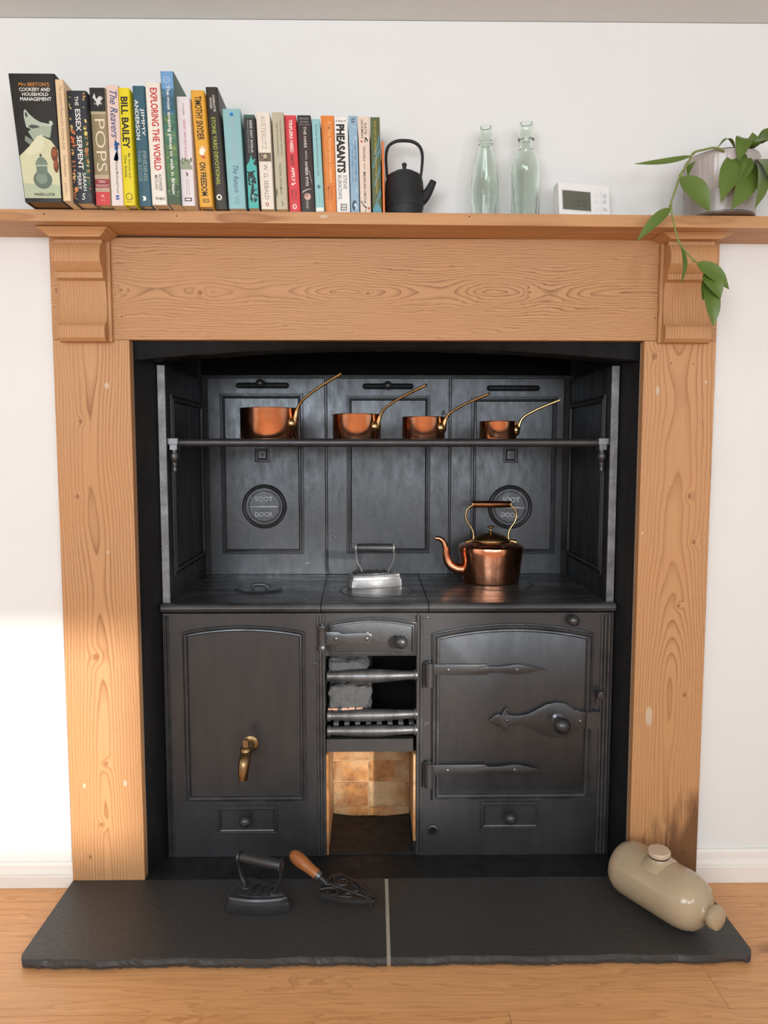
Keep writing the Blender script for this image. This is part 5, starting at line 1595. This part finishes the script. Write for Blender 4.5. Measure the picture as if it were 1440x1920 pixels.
for zz in (.057, .043, .028):
    box('button', TW*.20, TW*.285, -.0008, .001, zz-.0035, zz+.0035, M_PLAST, th, .0005)
    box('button_mark', TW*.225, TW*.26, -.0010, -.0009, zz-.0008, zz+.0008, M_PLASTG, th)
for zz, nm in ((.056, 'up_button'), (.044, 'down_button')):
    lathe(nm, [(0, .0012), (.0042, .0012), (.0048, 0)], M_PLASTG, th, (TW*.405, 0, zz), 'Y', 20)
box('button', TW*.365, TW*.445, -.0008, .001, .0250, .0310, M_PLASTG, th, .0005)

# ------------------------------------------------------------------ trailing plant in a grey pot
PX, PY_ = .6735, -.0515
pz0 = shelf_z(PX)+.0012
pot = thing('potted_plant', 'trailing green houseplant in a ribbed grey pot at the right end of the shelf', 'plant', (PX, PY_, pz0))
po = (PX, PY_, pz0)
RB, RT, PH = .0660, .0705, .118
pb_ = lathe('pot', [(0, .004), (RB-.008, .004), (RB-.006, 0), (RB-.001, 0), (RB, .004), (RB+.0020, .045), (RB+.0022, .0455), (RB+.0022, .046), (RB, .0465), (RB, .05), (RT-.006, .05), (RT-.006, .10), (0, .10)], M_POT, pot, po, 'Z', 72, 35)
bm = bmesh.new()
rr9 = random.Random(6)
rings = []
n = 160
rad = [rr9.uniform(-.0009, .0009) for _ in range(n)]
for r_, h, k_ in ((RB+.0008, .0462, 0), (RB+.0020, .048, 1), (RT-.0004, PH-.008, 1), (RT+.0006, PH-.003, .3), (RT-.001, PH-.0008, 0), (RT-.0055, PH-.0008, 0), (RT-.0058, .0995, 0)):
    rings.append([bm.verts.new((PX+(r_+k_*rad[k])*math.cos(2*PI*k/n), PY_+(r_+k_*rad[k])*math.sin(2*PI*k/n), pz0+h)) for k in range(n)])
for a, c in zip(rings, rings[1:]):
    for k in range(n): bm.faces.new((a[k], a[(k+1) % n], c[(k+1) % n], c[k]))
from_bm('ribbed_band', bm, M_POTR, pot, 60)
lathe('pot_rim', [(RT-.0056, PH-.0006), (RT-.0035, PH+.0012), (RT-.0008, PH-.0004)], M_RIM, pot, po, 'Z', 72, 60)
lathe('pot_foot', [(RB-.0075, .0003), (RB-.0075, -.0002), (RB-.0005, -.0002), (RB+.0002, .0028), (RB+.0002, .0036)], M_POTB, pot, po, 'Z', 72)
lathe('soil', [(0, .104), (RT-.007, .102)], M_SOIL, pot, po, 'Z', 40)
def leaf(base, tip, width, bow=.012, side=None, curl=.0, name='leaf', sag=0.0):
    """pointed leaf blade: midrib from base to tip, bowed out of its chord, folded a little along the midrib"""
    b_, t_ = Vector(base), Vector(tip)
    ax = t_-b_
    L_ = ax.length
    ax.normalize()
    face = Vector(side) if side else Vector((0, -1, .25))
    nrm = (face-ax*face.dot(ax)).normalized()
    wdt = ax.cross(nrm)
    n_, rows = 10, []
    for i in range(n_+1):
        t = i/n_
        w = width*.5*(math.sin(PI*t**.80)**.80 if 0 < t < 1 else 0)+.0006
        if t > .75: w *= 1-.35*(t-.75)/.25
        c = b_+ax*(L_*t)+nrm*(bow*math.sin(PI*t)+curl*t*t)+Vector((0, 0, -sag*math.sin(PI*t)))
        rows.append([c-wdt*w+nrm*(w*.20), c-wdt*(w*.5)+nrm*(w*.04), c-nrm*.0004, c+wdt*(w*.5)+nrm*(w*.04), c+wdt*w+nrm*(w*.20)])
    vs_, fs = [], []
    for rw in rows: vs_ += rw
    k0 = len(vs_)
    for rw in rows: vs_ += [q-nrm*.0006 for q in rw]
    for i in range(n_):
        for j in range(4):
            a = i*5+j
            fs.append((a, a+1, a+6, a+5)); fs.append((k0+a, k0+a+5, k0+a+6, k0+a+1))
        for j in (0, 4):
            a, c = i*5+j, (i+1)*5+j
            fs.append((a, c, k0+c, k0+a))
    for i in (0, n_):
        for j in range(4): fs.append((i*5+j, i*5+j+1, k0+i*5+j+1, k0+i*5+j))
    bm = bmesh.new()
    bv = [bm.verts.new(v) for v in vs_]
    for q in fs: bm.faces.new([bv[i] for i in q])
    return from_bm(name, bm, M_LEAF, pot, 60)
YF = -.128
main = smooth_path([(PX-.012, PY_-.045, pz0+.108), (0.6457,-0.118,1.5324), (0.6263,-0.124,1.5359), (0.603,-0.126,1.5311), (0.5839,-0.128,1.5243), (0.5716,-0.13,1.5019), (0.5595,-0.131,1.4828), (0.5499,-0.132,1.4539), (0.5425,-0.132,1.4272), (0.5491,-0.131,1.3968), (0.56,-0.13,1.3603), (0.5781,-0.128,1.3388), (0.594,-0.126,1.3243), (0.6119,-0.124,1.3138), (0.624,-0.122,1.2941)], 4)
tube('stem', main, lerps([.0024, .0022, .0021, .0019, .0016, .0011], len(main)), M_STEM, pot, 8)
for a in ((0.5839,-0.128,1.5233), (0.5595,-0.131,1.4828), (0.5416,-0.132,1.4252), (0.56,-0.13,1.3603), (0.593,-0.126,1.3243)):
    lathe('stem_node', [(0, -.003), (.0028, -.002), (.0034, 0), (.0028, .002), (0, .003)], M_STEM, pot, a, 'Z', 10, 60)
leaf((0.58,-0.128,1.5194), (0.4686,-0.138,1.4985), .0125, .004, (0, -1, .5), .003, sag=.006)
leaf((0.5586,-0.131,1.4789), (0.6166,-0.135,1.4137), .043, .010)
leaf((0.5421,-0.131,1.4216), (0.4761,-0.14,1.3573), .020, .005, (.3, -1, .5), sag=-.004)
leaf((0.5644,-0.13,1.3543), (0.5665,-0.136,1.2807), .020, .006, (.7, -.7, .2))
leaf((0.5987,-0.125,1.3216), (0.6627,-0.128,1.2706), .032, .008, (-.2, -1, .5))
leaf((0.6144,-0.124,1.3017), (0.6422,-0.138,1.2503), .034, .010)
leaf((0.6223,-0.122,1.2839), (0.6335,-0.132,1.1987), .030, .008)
leaf((0.6207,-0.12,1.2945), (0.6134,-0.126,1.2496), .018, .005)
leaf((0.5883,-0.126,1.5104), (0.5743,-0.13,1.4813), .013, .004, (-.8, -.5, .2))
# crown of the plant
crown = ((0.7036,-0.095,1.5345))
tube('stem', smooth_path([(PX+.025, PY_-.02, pz0+.100), (0.712,-0.085,1.5323), (0.7034,-0.095,1.5405), (0.6969,-0.1,1.5606)], 5), .0032, M_STEM, pot, 8)
leaf((0.6846,-0.11,1.5347), (0.6343,-0.142,1.4303), .043, .012, (-.5, -1, .1))
leaf((0.6934,-0.105,1.5347), (0.6686,-0.14,1.4635), .030, .010, (.2, -1, .1))
leaf((0.7092,-0.108,1.5196), (0.6505,-0.15,1.4121), .046, .010, (.3, -1, .2))
leaf((0.6979,-0.1,1.5606), (0.6707,-0.128,1.5071), .032, .014, (-.3, -1, .4), sag=-.008)
leaf((0.7039,-0.1,1.5426), (0.7039,-0.112,1.5696), .026, .012, (0, -1, -.2))
leaf((0.671,-0.112,1.5398), (0.6351,-0.118,1.5393), .013, .010, (0, -.4, 1), sag=-.006)
leaf((0.7134,-0.098,1.5414), (0.7511,-0.125,1.5351), .044, .014, (.1, -1, .6), sag=-.012)
leaf((0.7168,-0.105,1.5228), (0.6971,-0.148,1.4169), .036, .012, (.6, -1, .1))
leaf((0.7277,-0.1,1.5247), (0.7389,-0.135,1.4586), .052, .014, (.2, -1, .2))
leaf((0.7252,-0.09,1.5567), (0.7588,-0.08,1.585), .022, .010, (0, -1, .4))
leaf((0.6943,-0.1,1.5226), (0.6664,-0.128,1.4607), .028, .010, (-.2, -1, .1))
for o in list(bpy.data.objects):
    if '_local' in o: del o['_local']
